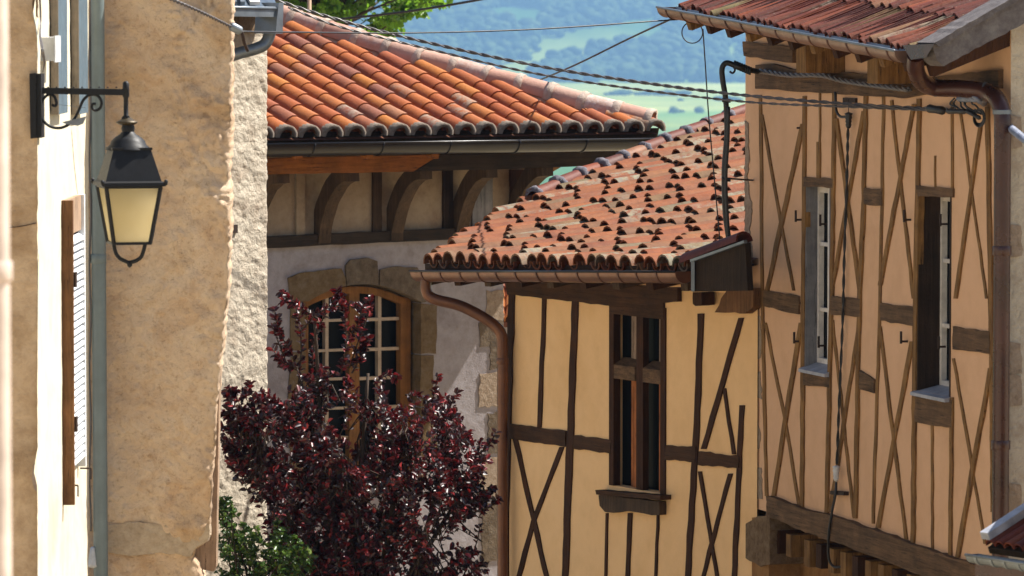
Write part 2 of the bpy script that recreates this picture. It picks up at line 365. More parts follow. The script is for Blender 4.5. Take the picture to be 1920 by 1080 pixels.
def lamp_glass():
    m, nt, b = base('lamp_glass', .35, .5); co = coords(nt)
    col = ramp(nt, nz(nt, co, 3, 3), [(.35, (.72, .63, .42)), (.7, (.78, .70, .51))]); nt.links.new(col, b.inputs['Base Color'])
    tr = N(nt, 'ShaderNodeBsdfTranslucent'); nt.links.new(col, tr.inputs[0]); mx = N(nt, 'ShaderNodeMixShader'); mx.inputs[0].default_value = .88
    nt.links.new(b.outputs[0], mx.inputs[1]); nt.links.new(tr.outputs[0], mx.inputs[2]); nt.links.new(mx.outputs[0], nt.nodes['Material Output'].inputs[0]); return m
M['lamp_glass'] = lamp_glass()

# ---------------------------------------------------------------- the ground, out to the wooded hills
def ss(a, b, x):
    t = max(0.0, min(1.0, (x - a) / (b - a))); return t * t * (3 - 2 * t)
def ground_z(x, y):
    z = -1.9 - .15 * max(0, y) if y < 330 else -51.4
    k = ss(240, 1100, y); z = z * (1 - k) + -110 * k
    if y > 6300:
        z += 30 * noise.noise(V((x / 600, y / 700, 3.1))) * ss(6300, 7200, y) + (y - 6300) * .075 * ss(6300, 6900, y)
    return min(z, 110)
ys = [-25 + 5 * i for i in range(22)] + [100 + 25 * i for i in range(20)] + [620 + 160 * i for i in range(35)] + [6280 + 75 * i for i in range(56)]
xs = [-2300, -1700, -1200, -900] + [-700 + 35 * i for i in range(41)] + [900, 1200, 1700, 2300]
gm = MB(); gm.v = [(x, y, ground_z(x, y)) for y in ys for x in xs]; nx = len(xs)
gm.f = [(j * nx + i, j * nx + i + 1, (j + 1) * nx + i + 1, (j + 1) * nx + i) for j in range(len(ys) - 1) for i in range(nx - 1)]
def ground_mat():
    m, nt, b = base('fields', .95, .1)
    tc = N(nt, 'ShaderNodeTexCoord'); sp = N(nt, 'ShaderNodeSeparateXYZ'); nt.links.new(tc.outputs['Object'], sp.inputs[0])
    wob = nz(nt, coords(nt, 0, (.0022, .0008, 0)), 1, 3)
    ad = N(nt, 'ShaderNodeMath', operation='MULTIPLY_ADD'); ad.inputs[1].default_value = 770; nt.links.new(wob, ad.inputs[0]); nt.links.new(sp.outputs[1], ad.inputs[2])
    mr = N(nt, 'ShaderNodeMapRange'); mr.inputs[1].default_value = 0; mr.inputs[2].default_value = 10980; nt.links.new(ad.outputs[0], mr.inputs[0])
    g1, g2, s1, s2 = (0.059, 0.140, 0.022), (0.134, 0.250, 0.032), (0.269, 0.330, 0.065), (0.370, 0.400, 0.101)
    far = ramp(nt, mr.outputs[0], [(0, (.44, .35, .245)), (.052, (.44, .35, .245)), (.075, g1), (.31, g1), (.375, g2), (.385, g1), (.42, s1), (.455, g2), (.475, s2), (.52, s1), (.6, s2), (.625, g2), (.64, s1), (.68, g1)], 'LINEAR')
    fine = ramp(nt, nz(nt, coords(nt, 0, (.012, .0035, .012)), 1, 6), [(.35, (.75, .8, .7)), (.65, (1.15, 1.1, 1.05))])
    nt.links.new(mixc(nt, 1.0, far, fine, 'MULTIPLY'), b.inputs['Base Color']); return m
ground = gm.build('ground', ground_mat(), smooth=True, fix=False); ground['kind'] = 'structure'

# far woodland and hedges: one mass of crowns
def ico(sub):
    bm = bmesh.new(); bmesh.ops.create_icosphere(bm, subdivisions=sub, radius=1); vs = [v.co.copy() for v in bm.verts]; fs = [tuple(v.index for v in f.verts) for f in bm.faces]; bm.free(); return vs, fs
IV, IF = ico(2)
def blob(mb, c, rx, ry, rz):
    o = random.uniform(0, 900)
    vs = []
    for p in IV:
        k = 1 + .45 * noise.noise(p * 1.7 + V((o, 0, 0))) + .25 * noise.noise(p * 4 + V((0, o, 0)))
        vs.append(V((c[0] + p.x * rx * k, c[1] + p.y * ry * k, c[2] + p.z * rz * k)))
    mb.add(vs, IF)
wd = MB()
for i in range(10500):
    y = 6380 + 3900 * random.random() ** 1.1; x = random.uniform(-.085, .085) * y
    if noise.noise(V((x / 75, y / 260, 7.7))) < -.26: continue
    h = random.uniform(8, 20) * (1 + .5 * noise.noise(V((x / 60, y / 160, 2.2)))); r = h * random.uniform(.45, .85); z = ground_z(x, y)
    for k in range(1 + i % 2):
        blob(wd, (x + random.uniform(-.5, .5) * r, y + random.uniform(-1, 1) * r, z + h * (.45 + .3 * k)), r * (1 - .25 * k), r, h * .42)
for y0, x0, x1 in ((4270, 40, 380), (4700, 110, 460), (5540, 60, 200), (5240, 160, 440), (3780, -40, 110)):
    for i in range(14):
        x = random.uniform(x0, x1); y = y0 + random.uniform(-24, 24); h = random.uniform(2.5, 8)
        blob(wd, (x, y, ground_z(x, y) + h * .4), h * random.uniform(.7, 1.8), h, h * .55)
M['far_leaf'] = leafmat('far_leaf', [(0, (0.025, 0.051, 0.015)), (.5, (0.043, 0.076, 0.019)), (1, (0.072, 0.111, 0.030))], .8, .0, .1)
wood_o = wd.build('woodland', M['far_leaf'], smooth=True, fix=False); tag(wood_o, 'distant blue-green woodland and hedges covering the hills', 'woodland', kind='stuff')

# haze: the air between the village and the hills
hz = MB().box((-2320, -45, -114), V((4640, 0, 0)), V((0, 10560, 0)), V((0, 0, 300)))
hm = bpy.data.materials.new('haze'); hm.use_nodes = True; hm.node_tree.nodes.clear()
pv = N(hm.node_tree, 'ShaderNodeVolumePrincipled'); ho = N(hm.node_tree, 'ShaderNodeOutputMaterial')
pv.inputs['Color'].default_value = (.25, .46, .72, 1); pv.inputs['Density'].default_value = 1.5e-4; pv.inputs['Anisotropy'].default_value = .2
hm.node_tree.links.new(pv.outputs[0], ho.inputs['Volume'])
haze = hz.build('haze', hm); tag(haze, 'pale blue haze filling the valley air', 'haze', kind='stuff')

# ---------------------------------------------------------------- shared builders: tiles, gutters, pipes
def tile_shape(L, r0, r1, th=.014, n=7, arc=math.pi):
    """canal tile, mouth (wide end) at y=0, running up to y=L, hollow side down"""
    mb = MB(); vs = []
    for (y, r) in ((0, r1), (L, r0)):
        for rr in (r, r - th):
            for k in range(n + 1):
                a = math.pi / 2 - arc / 2 + arc * k / n
                vs.append(V((rr * math.cos(a), y, rr * math.sin(a) * 1.0)))
    m = n + 1; fs = []
    for k in range(n):
        fs += [(k, k + 1, 2 * m + k + 1, 2 * m + k), (m + k + 1, m + k, 3 * m + k, 3 * m + k + 1), (k + 1, k, m + k, m + k + 1), (2 * m + k, 2 * m + k + 1, 3 * m + k + 1, 3 * m + k)]
    fs += [(0, 2 * m, 3 * m, m), (n, m + n, 3 * m + n, 2 * m + n)]
    return mb.add(vs, fs)
def tile_mesh(name, mat, *a, **k):
    me = tile_shape(*a, **k).mesh(name, True); me.set_sharp_from_angle(angle=math.radians(40)); me.materials.append(mat); return me
def frame_matrix(P, x, y, z):
    m = Matrix((x, y, z)).transposed().to_4x4(); m.translation = P; return m
def tile_matrix(P, x, up, n, yaw=.02, roll=.03, flip=False):
    y = (up + x * random.uniform(-yaw, yaw) + n * random.uniform(-.006, .006)).normalized()
    z = (n + x * random.uniform(-roll, roll)); z = (z - y * z.dot(y)).normalized(); xx = y.cross(z)
    if flip: z = -z; xx = -xx
    return frame_matrix(P, xx, y, z)
def gutter(P0, P1, r, out, mat, parent, hook_sp, rim_mat=None, name='gutter', hookmat=None, joint=None, sag=0.0):
    e = (P1 - P0); L = e.length; e.normalize(); out = (out - e * out.dot(e)).normalized(); up = V((0, 0, 1)); n = 12; seg = max(6, int(L / .3)); vs = []
    for i in range(seg + 1):
        c = P0 + e * (L * i / seg) + up * random.uniform(-sag, sag)
        for rr in (r, r - .006):
            for k in range(n + 1):
                a = math.pi + math.pi * k / n
                vs.append(c + out * (rr * -math.cos(a) * -1) + up * (rr * math.sin(a)) if False else c + out * (rr * math.cos(a)) + up * (rr * math.sin(a)))
    m = n + 1; fs = []
    for i in range(seg):
        b = i * 2 * m; b2 = b + 2 * m
        for k in range(n):
            fs += [(b + k, b + k + 1, b2 + k + 1, b2 + k), (b + m + k + 1, b + m + k, b2 + m + k, b2 + m + k + 1)]
        fs += [(b, b2, b2 + m, b + m), (b + n, b + m + n, b2 + m + n, b2 + n)]
    g = MB().add(vs, fs).build(name, mat, parent, True, angle=50)
    MB().tube([P0 + out * r, P1 + out * r], .009, 8).build('gutter_rim', rim_mat or mat, g, True)
    for P in (P0, P1):
        MB().prism([P + out * (r * math.cos(math.pi + math.pi * k / n)) + up * (r * math.sin(math.pi + math.pi * k / n)) for k in range(n + 1)],
                   [P + e * .004 + out * (r * math.cos(math.pi + math.pi * k / n)) + up * (r * math.sin(math.pi + math.pi * k / n)) for k in range(n + 1)]).build('gutter_end', mat, g)
    if hook_sp:
        hb = MB(); vs = []; w = .022
        for d in (0, w):
            for rr in (r + .006, r + .0005):
                for k in range(n + 1):
                    a = math.pi + math.pi * k / n
                    vs.append(e * d + out * (rr * math.cos(a)) + up * (rr * math.sin(a)))
        fs = []
        for k in range(n):
            fs += [(k, k + 1, m + k + 1, m + k), (2 * m + k, 3 * m + k, 3 * m + k + 1, 2 * m + k + 1), (k, 2 * m + k, 2 * m + k + 1, k + 1)]
        hb.add(vs, fs); me = hb.mesh('gutter_hook'); me.materials.append(hookmat or mat); k = 0
        pos = hook_sp * .6
        while pos < L - .05:
            place('gutter_hook', me, None, g, Matrix.Translation(P0 + e * pos)); pos += hook_sp * random.uniform(.85, 1.15)
    return g
def pipe(pts, r, mat, parent, name='downpipe', smooth=6, n=14):
    return MB().tube(bez(pts, smooth), r, n).build(name, mat, parent, True, angle=50)
def collar(P, d, r, mat, parent, h=.05, name='pipe_collar'):
    d = V(d).normalized(); return MB().tube([P - d * h / 2, P - d * h * .42, P + d * h * .42, P + d * h / 2], [r * .96, r, r, r * .96], 14).build(name, mat, parent, True, angle=40)
def twisted(pts, r, pitch, mat, name, label, cat, strands=2, n=6, group=None):
    """cable of strands laid round one another"""
    mb = MB(); P = [V(p) for p in pts]
    L = [0]
    for i in range(1, len(P)): L.append(L[-1] + (P[i] - P[i - 1]).length)
    tot = L[-1]; m = int(tot / (pitch / 8)); cen = []
    j = 0
    for k in range(m + 1):
        d = tot * k / m
        while j < len(P) - 2 and L[j + 1] < d: j += 1
        cen.append(P[j].lerp(P[j + 1], (d - L[j]) / max(1e-6, L[j + 1] - L[j])))
    for s in range(strands):
        out = []
        for k, c in enumerate(cen):
            d = (cen[min(k + 1, m)] - cen[max(k - 1, 0)]).normalized(); x = d.cross(V((0, 0, 1)));
            x = x.normalized() if x.length > .05 else V((1, 0, 0)); y = d.cross(x)
            a = 2 * math.pi * (tot * k / m) / pitch + s * 2 * math.pi / strands
            out.append(c + (x * math.cos(a) + y * math.sin(a)) * r * .55)
        mb.tube(out, r * .55, n)
    o = mb.build(name, mat, None, True, fix=False)
    return tag(o, label, cat, group)
def sag_line(A, B, sag, n=28):
    A = V(A); B = V(B); return [A.lerp(B, i / n) - V((0, 0, sag * 4 * (i / n) * (1 - i / n))) for i in range(n + 1)]

# ---------------------------------------------------------------- STONE HOUSE WITH THE ORANGE ROOF (behind the plum tree)
nA = (math.sin(AZA), -math.cos(AZA))
WA = Wall(at(500, 450, 43.2), *nA)
house_a = thing('stone_house', 'lilac-grey rendered stone house with bright orange tiled hip roof and arched window', 'house', at(740, 1600, 43.8))
gzA = -9.0
# lower wall with window opening
aL = WA.sh(330, 500)[0]; aR = WA.sh(944, 560)[0]; aR2 = WA.sh(985, 400)[0]
hBeam = WA.sh(500, 456)[1]
hole = (WA.sh(566, 600)[0], WA.sh(790, 600)[0], WA.sh(680, 905)[1], WA.sh(680, 525)[1])
holed_wall(WA, aL, aR, gzA, hBeam, [hole], 'wall', M['lilac_plaster'], house_a, .35)
wa2 = WA.off(.0)
EAZ = WA.off(.90).hit(800, 256).z + .24
up_wall = holed_wall(WA, aL, aR2, hBeam, EAZ, [], 'upper_wall', M['ochre_plaster'], house_a)
# side and back walls so the house is a body
sb = MB()
for (a, h0, h1) in ((aR, gzA, hBeam), (aR2, hBeam, WA.sh(500, 280)[1])):
    sb.add([WA.pt(a, h0), WA.pt(a, h0, -5), WA.pt(a, h1, -5), WA.pt(a, h1)], [(0, 1, 2, 3)])
sb.add([WA.pt(aL, gzA, -5), WA.pt(aR2, gzA, -5), WA.pt(aR2, hBeam + .8, -5), WA.pt(aL, hBeam + .8, -5)], [(0, 1, 2, 3)])
sb.add([WA.pt(aR, hBeam, 0), WA.pt(aR2, hBeam, 0), WA.pt(aR2, hBeam, -5), WA.pt(aR, hBeam, -5)], [(0, 1, 2, 3)])
sb.build('side_wall', M['lilac_plaster'], house_a, fix=False)
# wall plate beam and posts
slab(WA, [(440, 446), (1010, 421), (1010, 441), (440, 468)], -.05, .07, 'wall_plate', M['beam_old'], house_a, .8, 30)
for (u0, u1, mt) in ((700, 716, 'brace'), (832, 850, 'board_dark'), (886, 924, 'board_grey'), (958, 984, 'timber_dark'), (556, 572, 'ochre_plaster')):
    slab(WA, [(u0, 318), (u1, 318), (u1, 445), (u0, 445)], -.02, .03 if mt != 'board_grey' else .02, 'post', M[mt], house_a, .8, 16)
# eave beam carried on curved braces, half of it replaced by new orange wood with a slanting scarf joint
OB = .62
slab(WA, [(430, 299), (825, 290), (775, 322), (430, 328)], OB - .14, OB, 'eave_beam', M['beam_new'], house_a, .6, 30)
slab(WA, [(828, 290), (1172, 282), (1198, 288), (1186, 309), (1060, 313), (778, 322)], OB - .14, OB, 'eave_beam', M['beam_old'], house_a, .6, 30)
def brace(a, name='brace', mat=None, W=WA, h0=None, h1=None, o=OB - .07, wid=.13, dep=.15):
    h0 = h0 if h0 is not None else WA.sh(700, 450)[1]; h1 = h1 if h1 is not None else WA.sh(700, 318)[1]
    c = []
    for k in range(13):
        t = k / 12; x = o * (1 - math.cos(t * math.pi / 2)) ** .85; z = h0 + (h1 - h0) * math.sin(t * math.pi / 2) ** 1.05
        c.append((x, z))
    L = []; R = []
    for k, (x, z) in enumerate(c):
        (xa, za), (xb, zb) = c[max(0, k - 1)], c[min(12, k + 1)]; dx, dz = xb - xa, zb - za; l = math.hypot(dx, dz); nx_, nz_ = -dz / l, dx / l
        ww = dep / 2 * random.uniform(.93, 1.07)
        L.append((x + nx_ * ww, z + nz_ * ww)); R.append((x - nx_ * ww, z - nz_ * ww))
    poly = L + R[::-1]
    MB().prism([W.pt(a - wid / 2, z, x) for x, z in poly], [W.pt(a + wid / 2, z, x) for x, z in poly]).build(name, mat or M['brace'], house_a)
for u in (470, 600, 736, 858, 962): brace(WA.sh(u, 440)[0])
# corner brace at right angles to the others
WAr = Wall(WA.pt(aR2, 0), -WA.n.y, WA.n.x)   # the side facing right and away
pA = WA.pt(aR2 - .05, WA.sh(960, 400)[1], -.05)
cb = [pA + (WA.t * .75 + WA.n * .55) * (1 - math.cos(k / 10 * math.pi / 2)) + V((0, 0, .62)) * math.sin(k / 10 * math.pi / 2) for k in range(11)]
MB().tube(cb, .075, 6).build('brace', M['shutter_brown'], house_a)
cb = [pA - WA.n * .5 + WA.t * .7 * (1 - math.cos(k / 10 * math.pi / 2)) + V((0, 0, .62)) * math.sin(k / 10 * math.pi / 2) for k in range(11)]
MB().tube(cb, .07, 6).build('brace', M['brace'], house_a)
# gutter
WG = WA.off(.98)
gutter(WG.hit(400, 271), WG.hit(1250, 259), .112, WA.n, M['gutter_dark'], house_a, 0)
for u in (578, 707, 833, 962, 1088, 1205):
    p = WG.hit(u, 268.5 - (u - 578) * .0141); collar_pts = [p + WA.n * (.116 * math.cos(math.pi + math.pi * k / 10)) + V((0, 0, .116 * math.sin(math.pi + math.pi * k / 10))) for k in range(11)]
    MB().tube(collar_pts, .007, 6).build('gutter_joint', M['gutter_dark'], house_a, True)
slab(WA, [(400, 250), (1236, 240), (1228, 283), (400, 296)], .80, .84, 'eave_board', M['under_roof'], house_a)
for u in (562, 694, 817): # rafter stubs under the gutter
    p = WA.hit(u, 291, .86); MB().beam(p, p - WA.n * .5 + V((0, 0, .12)), .07, .07).build('rafter_end', M['beam_new'], house_a)
# roof plane
PITCH_A = .315
WE = WA.off(.90)
EA0 = WE.hit(380, 262); EA1 = WE.hit(1236, 247)
SA = Slope(EA0, EA1, -WA.n, PITCH_A)
hip_px = [(430, 8), (495, 22), (553, 41), (610, 60), (672, 79), (730, 96), (789, 114), (852, 130), (915, 149), (975, 164), (1035, 181), (1095, 198), (1158, 214), (1219, 230)]
def hip_v(u):
    for (a, b) in zip(hip_px, hip_px[1:]):
        if u <= b[0]: return a[1] + (b[1] - a[1]) * (u - a[0]) / (b[0] - a[0])
    return hip_px[-1][1] + (u - 1219) * .28
HP = [SA.hit(u, v + 10) for u, v in hip_px]
# deck under the tiles, both sides of the hip
dk = MB(); e0 = EA0 - SA.n * .02; e1 = EA1 - SA.n * .02
dk.add([e0, e1] + [p - SA.n * .02 for p in reversed(HP)], [tuple(range(2 + len(HP)))])
far = WA.pt((EA1 - WA.P0).dot(WA.t), EA1.z, -6.5)
dk.add([e1, far - V((0, 0, .02)), HP[0] - SA.n * .02], [(0, 1, 2)])
dk.add([HP[0] - SA.n * .02, e0, WA.pt((EA0 - WA.P0).dot(WA.t), EA0.z, -6.5), far], [(0, 1, 2, 3)])
roofA = dk.build('roof', M['bed'], house_a, fix=False)
spA = .238
TA = tile_mesh('tile', M['tile_orange'], .42, .086, .105); TAc = tile_mesh('channel_tile', M['tile_orange'], .42, .108, .088)
xA = SA.e
COLL = MB()
for (dr0, dr1, rr) in ((-.012, .07, .113),):
    n = 8; vs = []
    for y in (dr0, dr1):
        for r in (rr - (.012 if y > 0 else 0), .074 if y < 0 else .095):
            vs += [V((r * math.cos(math.pi * k / n), y, r * math.sin(math.pi * k / n))) for k in range(n + 1)]
    m = n + 1; fs = []
    for k in range(n): fs += [(k, k + 1, 2 * m + k + 1, 2 * m + k), (k + 1, k, m + k, m + k + 1), (m + k + 1, m + k, 3 * m + k, 3 * m + k + 1)]
    COLL.add(vs, fs)
COLm = COLL.mesh('mortar_collar', True); COLm.materials.append(M['mortar_grey'])
s = SA.len - .05; ci = 0
while s > .1:
    r = 0.0; first = True
    sj = s + random.uniform(-.008, .008)
    while r < 5.5:
        P = SA.E0 + SA.e * sj + SA.up * r + SA.n * .012
        u, v = proj(P + SA.n * .05)
        if v < hip_v(u) + 15 or u < 440: 
            if u < 440 or r > 0: break
        place('tile', TA, None, roofA, tile_matrix(P, xA, SA.up, SA.n, .018))
        if first:
            place('mortar_collar', COLm, None, roofA, tile_matrix(P, xA, SA.up, SA.n, .01))
            place('channel_tile', TAc, None, roofA, tile_matrix(P - SA.e * spA / 2 + SA.n * .05 + SA.up * .09, xA, SA.up, SA.n, .01, flip=True)); first = False
        r += .296 + random.uniform(-.012, .012)
    s -= spA; ci += 1
# hip tiles bedded in mortar
RH = .118
hipd = (HP[-1] - HP[1]).normalized()
HT = {}
for i in range(len(HP) - 1):
    a = HP[i] + SA.n * .05; b = HP[i + 1] + SA.n * .05; d = (a - b); L = d.length; d.normalize()
    me = tile_mesh('hip_tile', M['tile_hip'], L + .02, RH, RH * 1.06, th=.02, n=10, arc=math.pi * 1.1)
    z = (V((0, 0, 1)) - d * d.z).normalized()
    place('hip_tile', me, None, roofA, frame_matrix(b, d.cross(z), d, z))
    # mortar joint ring
    ring = [(-.012, RH * .9), (-.022, RH * 1.10), (.03, RH * 1.13), (.06, RH * 1.04), (.075, RH * .9)]
    mb = MB(); x = d.cross(z); nn = 12; vs = []
    for (yy, rr) in ring:
        vs += [b + d * (yy + random.uniform(-.006, .006)) + (x * math.cos(t) + z * math.sin(t)) * (rr * random.uniform(.97, 1.04)) for t in [math.pi * (-.08 + 1.16 * k / nn) for k in range(nn + 1)]]
    fs = [(j * (nn + 1) + k, j * (nn + 1) + k + 1, (j + 1) * (nn + 1) + k + 1, (j + 1) * (nn + 1) + k) for j in range(len(ring) - 1) for k in range(nn)]
    mb.add(vs, fs).build('mortar_joint', M['mortar'], roofA, True)
# mortar bed below the hip tiles
mbv = []; mb = MB()
P2 = []
for i in range(len(HP) - 1):
    for k in range(6): P2.append(HP[i].lerp(HP[i + 1], k / 6))
P2.append(HP[-1])
side = SA.n.cross(hipd).normalized()
if side.z > 0: side = -side
rows = [(.0, .06), (.085, .05), (.125, .03), (.17, -.02)]
for p in P2:
    for (o, z) in rows: mbv.append(p + side * (o + random.uniform(-.012, .02)) + SA.n * z)
nr = len(rows)
mb.add(mbv, [(i * nr + k, i * nr + k + 1, (i + 1) * nr + k + 1, (i + 1) * nr + k) for i in range(len(P2) - 1) for k in range(nr - 1)])
mb.build('mortar_bed', M['mortar_rust'], roofA, True)
# the tile hanging over the corner of the eave
Pc = SA.hit(1216, 243) + SA.n * .015
place('corner_tile', TA, None, roofA, frame_matrix(Pc, *(lambda y: (y.cross(SA.n).normalized(), y, SA.n))((SA.up * .75 - SA.e * .66).normalized())))
# arched window
def arc_v(u): return 533 + ((u - 683) / 108) ** 2 * 34
def arcpts(u0, u1, k=8): return [(u0 + (u1 - u0) * i / k, arc_v(u0 + (u1 - u0) * i / k)) for i in range(k + 1)]
slab(WA, rough_open([(541, 522), (562, 512), (600, 507), (640, 503), (648, 520)], 12, 1.2) + arcpts(649, 578) + [(556, 566), (544, 550)], -.25, .02, 'lintel_stone', M['stone_ochre'], house_a)
slab(WA, rough_open([(649, 498), (658, 487), (690, 483), (708, 490), (710, 515)], 12, 1.2) + arcpts(710, 651), -.25, .028, 'lintel_stone', M['stone_grey'], house_a)
slab(WA, rough_open([(712, 506), (735, 500), (783, 501), (794, 522), (800, 566)], 12, 1.2) + [(790, 568)] + arcpts(790, 712), -.25, .016, 'lintel_stone', M['stone_grey'], house_a)
slab(WA, [(548, 520), (800, 505), (800, 524), (548, 524)], -.3, -.04, 'lintel_backing', M['stone_grey'], house_a)
slab(WA, [(790, 569), (819, 571), (818, 663), (789, 663)], -.25, .012, 'jamb_stone', M['stone_ochre'], house_a, 1.5, 14)
slab(WA, [(789, 666), (813, 666), (812, 762), (789, 762)], -.25, .010, 'jamb_stone', M['stone_ochre'], house_a, 1.5, 14)
slab(WA, [(789, 765), (822, 765), (820, 860), (789, 860)], -.25, .014, 'jamb_stone', M['stone_ochre'], house_a, 1.5, 14)
for v in (568, 660, 752, 840): slab(WA, [(545 + (v % 7), v), (573, v), (573, v + 88), (540 + (v % 5), v + 88)], -.25, .012, 'jamb_stone', M['stone_ochre'], house_a, 1.5, 14)
for q in ([(912, 545), (944, 545), (944, 600), (912, 604)], [(898, 604), (944, 600), (944, 648), (900, 652)], [(920, 640), (944, 640), (944, 690), (918, 694)], [(900, 700), (944, 694), (944, 760), (898, 764)], [(915, 775), (944, 772), (944, 850), (917, 852)], [(896, 862), (944, 858), (944, 930), (895, 936)], [(905, 945), (944, 942), (944, 1050), (903, 1054)]):
    slab(WA, q, -.05, .008, 'quoin_stone', M['stone_patch' if q[0][1] < 600 or q[0][1] in (700, 862) else 'stone_grey'], house_a, 3, 9)
DW = -.16
win = slab(WA, [(560, 540), (560, 900), (800, 900), (800, 540)], DW - .05, DW - .045, 'window', M['glass'], house_a)
def wslab(pts, d0, d1, mat, name, r=0): return slab(WA, pts, d0, d1, name, mat, win, r)
# frame: right stile, arched head, mullion, bars
wslab([(751, 556), (770, 560), (770, 900), (751, 900)], DW - .03, DW + .045, M['window_wood'], 'frame')
wslab([(559, 570), (578, 562), (578, 900), (559, 900)], DW - .03, DW + .045, M['window_wood'], 'frame')
wslab([(u, arc_v(u + 14) + 4) for u in range(560, 771, 14)] + [(u, arc_v(u + 14) + 17) for u in range(770, 559, -14)], DW - .03, DW + .05, M['window_wood'], 'frame')
wslab([(u, arc_v(u + 14) - 40) for u in range(540, 805, 14)] + [(u, arc_v(u + 14) + 6) for u in range(792, 539, -14)], DW - .1, DW + .01, M['stone_grey'], 'head_reveal')
wslab([(655, 548), (674, 548), (674, 900), (655, 900)], DW - .03, DW + .04, M['window_wood'], 'frame')
for u in (613, 712): wslab([(u - 3, 552), (u + 3, 552), (u + 3, 900), (u - 3, 900)], DW - .03, DW + .022, M['bar_paint'], 'glazing_bar')
for v in (598, 654, 708, 763, 818, 872):
    wslab([(578, v + 2), (655, v - 1), (655, v + 4), (578, v + 7)], DW - .03, DW + .02, M['bar_paint'], 'glazing_bar')
    wslab([(674, v - 1), (752, v - 4), (752, v + 2), (674, v + 5)], DW - .03, DW + .02, M['bar_paint'], 'glazing_bar')
slab(WA, [(556, 900), (800, 890), (800, 912), (556, 920)], -.3, .04, 'window_sill', M['stone_ochre'], house_a, 1)

# ---------------------------------------------------------------- TIMBER HOUSE WITH PEACH WALL (right), eave towards the street
nB = (-math.sin(AZB), -math.cos(AZB))
WB = Wall(at(1440, 945, 36.0), *nB)
house_b = thing('timber_house', 'tall half-timbered house with peach plaster, brown cross braces and two narrow windows', 'house', WB.hit(1650, 1650))
gzB = -8.5
b0 = WB.sh(1397, 400)[0]; b1 = WB.sh(1893, 540)[0]
hTop = WB.sh(1400, 60)[1] + .12; hBase = WB.sh(1440, 955)[1] - .02
def hole_px(W, u0, u1, v0, v1):
    uc, vc = (u0 + u1) / 2, (v0 + v1) / 2
    return (W.sh(u0, vc)[0], W.sh(u1, vc)[0], W.sh(uc, v1)[1], W.sh(uc, v0)[1])
H1 = hole_px(WB, 1511, 1557, 350, 693); H2 = hole_px(WB, 1722, 1783, 366, 738)
holed_wall(WB, b0, b1, hBase, hTop, [H1, H2], 'wall', M['peach'], house_b, .35)
# gable facing the camera, far side and back
WBg = Wall(WB.pt(b1, 0), -WB.n.y, WB.n.x) if False else Wall(WB.pt(b1, 0), math.cos(AZB), -math.sin(AZB))
gb = MB(); D = 5.5
top_mid = hTop + .38 * D / 2
for a in (b1, b0):
    gb.add([WB.pt(a, gzB, 0), WB.pt(a, gzB, -D), WB.pt(a, hTop, -D), WB.pt(a, top_mid, -D / 2), WB.pt(a, hTop, 0)], [(0, 1, 2, 3, 4)])
gb.add([WB.pt(b0, gzB, -D), WB.pt(b1, gzB, -D), WB.pt(b1, hTop, -D), WB.pt(b0, hTop, -D)], [(0, 1, 2, 3)])
gb.build('gable_wall', M['roughcast'], house_b, fix=False)
# ground floor set back under the jetty
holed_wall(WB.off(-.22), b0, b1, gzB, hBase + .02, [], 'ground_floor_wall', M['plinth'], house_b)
MB().add([WB.pt(b0, hBase, 0), WB.pt(b1, hBase, 0), WB.pt(b1, hBase, -.25), WB.pt(b0, hBase, -.25)], [(0, 1, 2, 3)]).build('jetty_soffit', M['under_roof'], house_b, fix=False)
# stone pier at the far corner
pr = [(1395, 975), (1440, 966), (1440, 1062), (1398, 1050)]
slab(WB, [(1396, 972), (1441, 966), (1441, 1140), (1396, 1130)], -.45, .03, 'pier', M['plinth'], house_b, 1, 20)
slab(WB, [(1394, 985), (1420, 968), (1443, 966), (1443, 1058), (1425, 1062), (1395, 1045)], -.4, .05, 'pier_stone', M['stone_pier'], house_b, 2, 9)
# timbers
T = M['timber_up']
for pts, w in [
    ([(1425, 178), (1428, 540), (1436, 930)], 8), ([(1507, 180), (1505, 540), (1502, 955)], 10), ([(1563, 172), (1558, 540), (1548, 962)], 9),
    ([(1536, 172), (1536, 268)], 4), ([(1534, 266), (1534, 334)], 10), ([(1622, 176), (1617, 400), (1610, 545), (1602, 972)], 10), ([(1656, 178), (1650, 540), (1636, 982)], 8),
    ([(1722, 185), (1715, 540), (1710, 1018)], 11), ([(1785, 190), (1784, 360)], 7), ([(1783, 745), (1780, 1042)], 9), ([(1747, 796), (1747, 1032)], 6),
    ([(1752, 292), (1753, 356)], 4), ([(1850, 200), (1856, 540), (1861, 960)], 12),
    ([(1427, 215), (1460, 400), (1487, 545)], 7), ([(1504, 232), (1437, 545)], 12), ([(1434, 605), (1470, 780), (1498, 952)], 8), ([(1500, 605), (1475, 765), (1449, 930)], 11),
    ([(1566, 222), (1611, 545)], 9), ([(1618, 208), (1560, 535)], 9), ([(1560, 600), (1600, 970)], 7), ([(1610, 606), (1555, 960)], 9),
    ([(1670, 188), (1712, 560)], 8), ([(1712, 195), (1649, 535)], 10), ([(1648, 612), (1698, 1012)], 8), ([(1709, 640), (1645, 990)], 11),
    ([(1837, 232), (1790, 560)], 9), ([(1800, 210), (1849, 560)], 6), ([(1787, 672), (1846, 1020)], 7), ([(1856, 690), (1793, 1046)], 11)]:
    dd = .012 if w >= 9 else .008
    strut(WB, pts, w * .64, T, house_b, -.03, dd + random.uniform(0, .004))
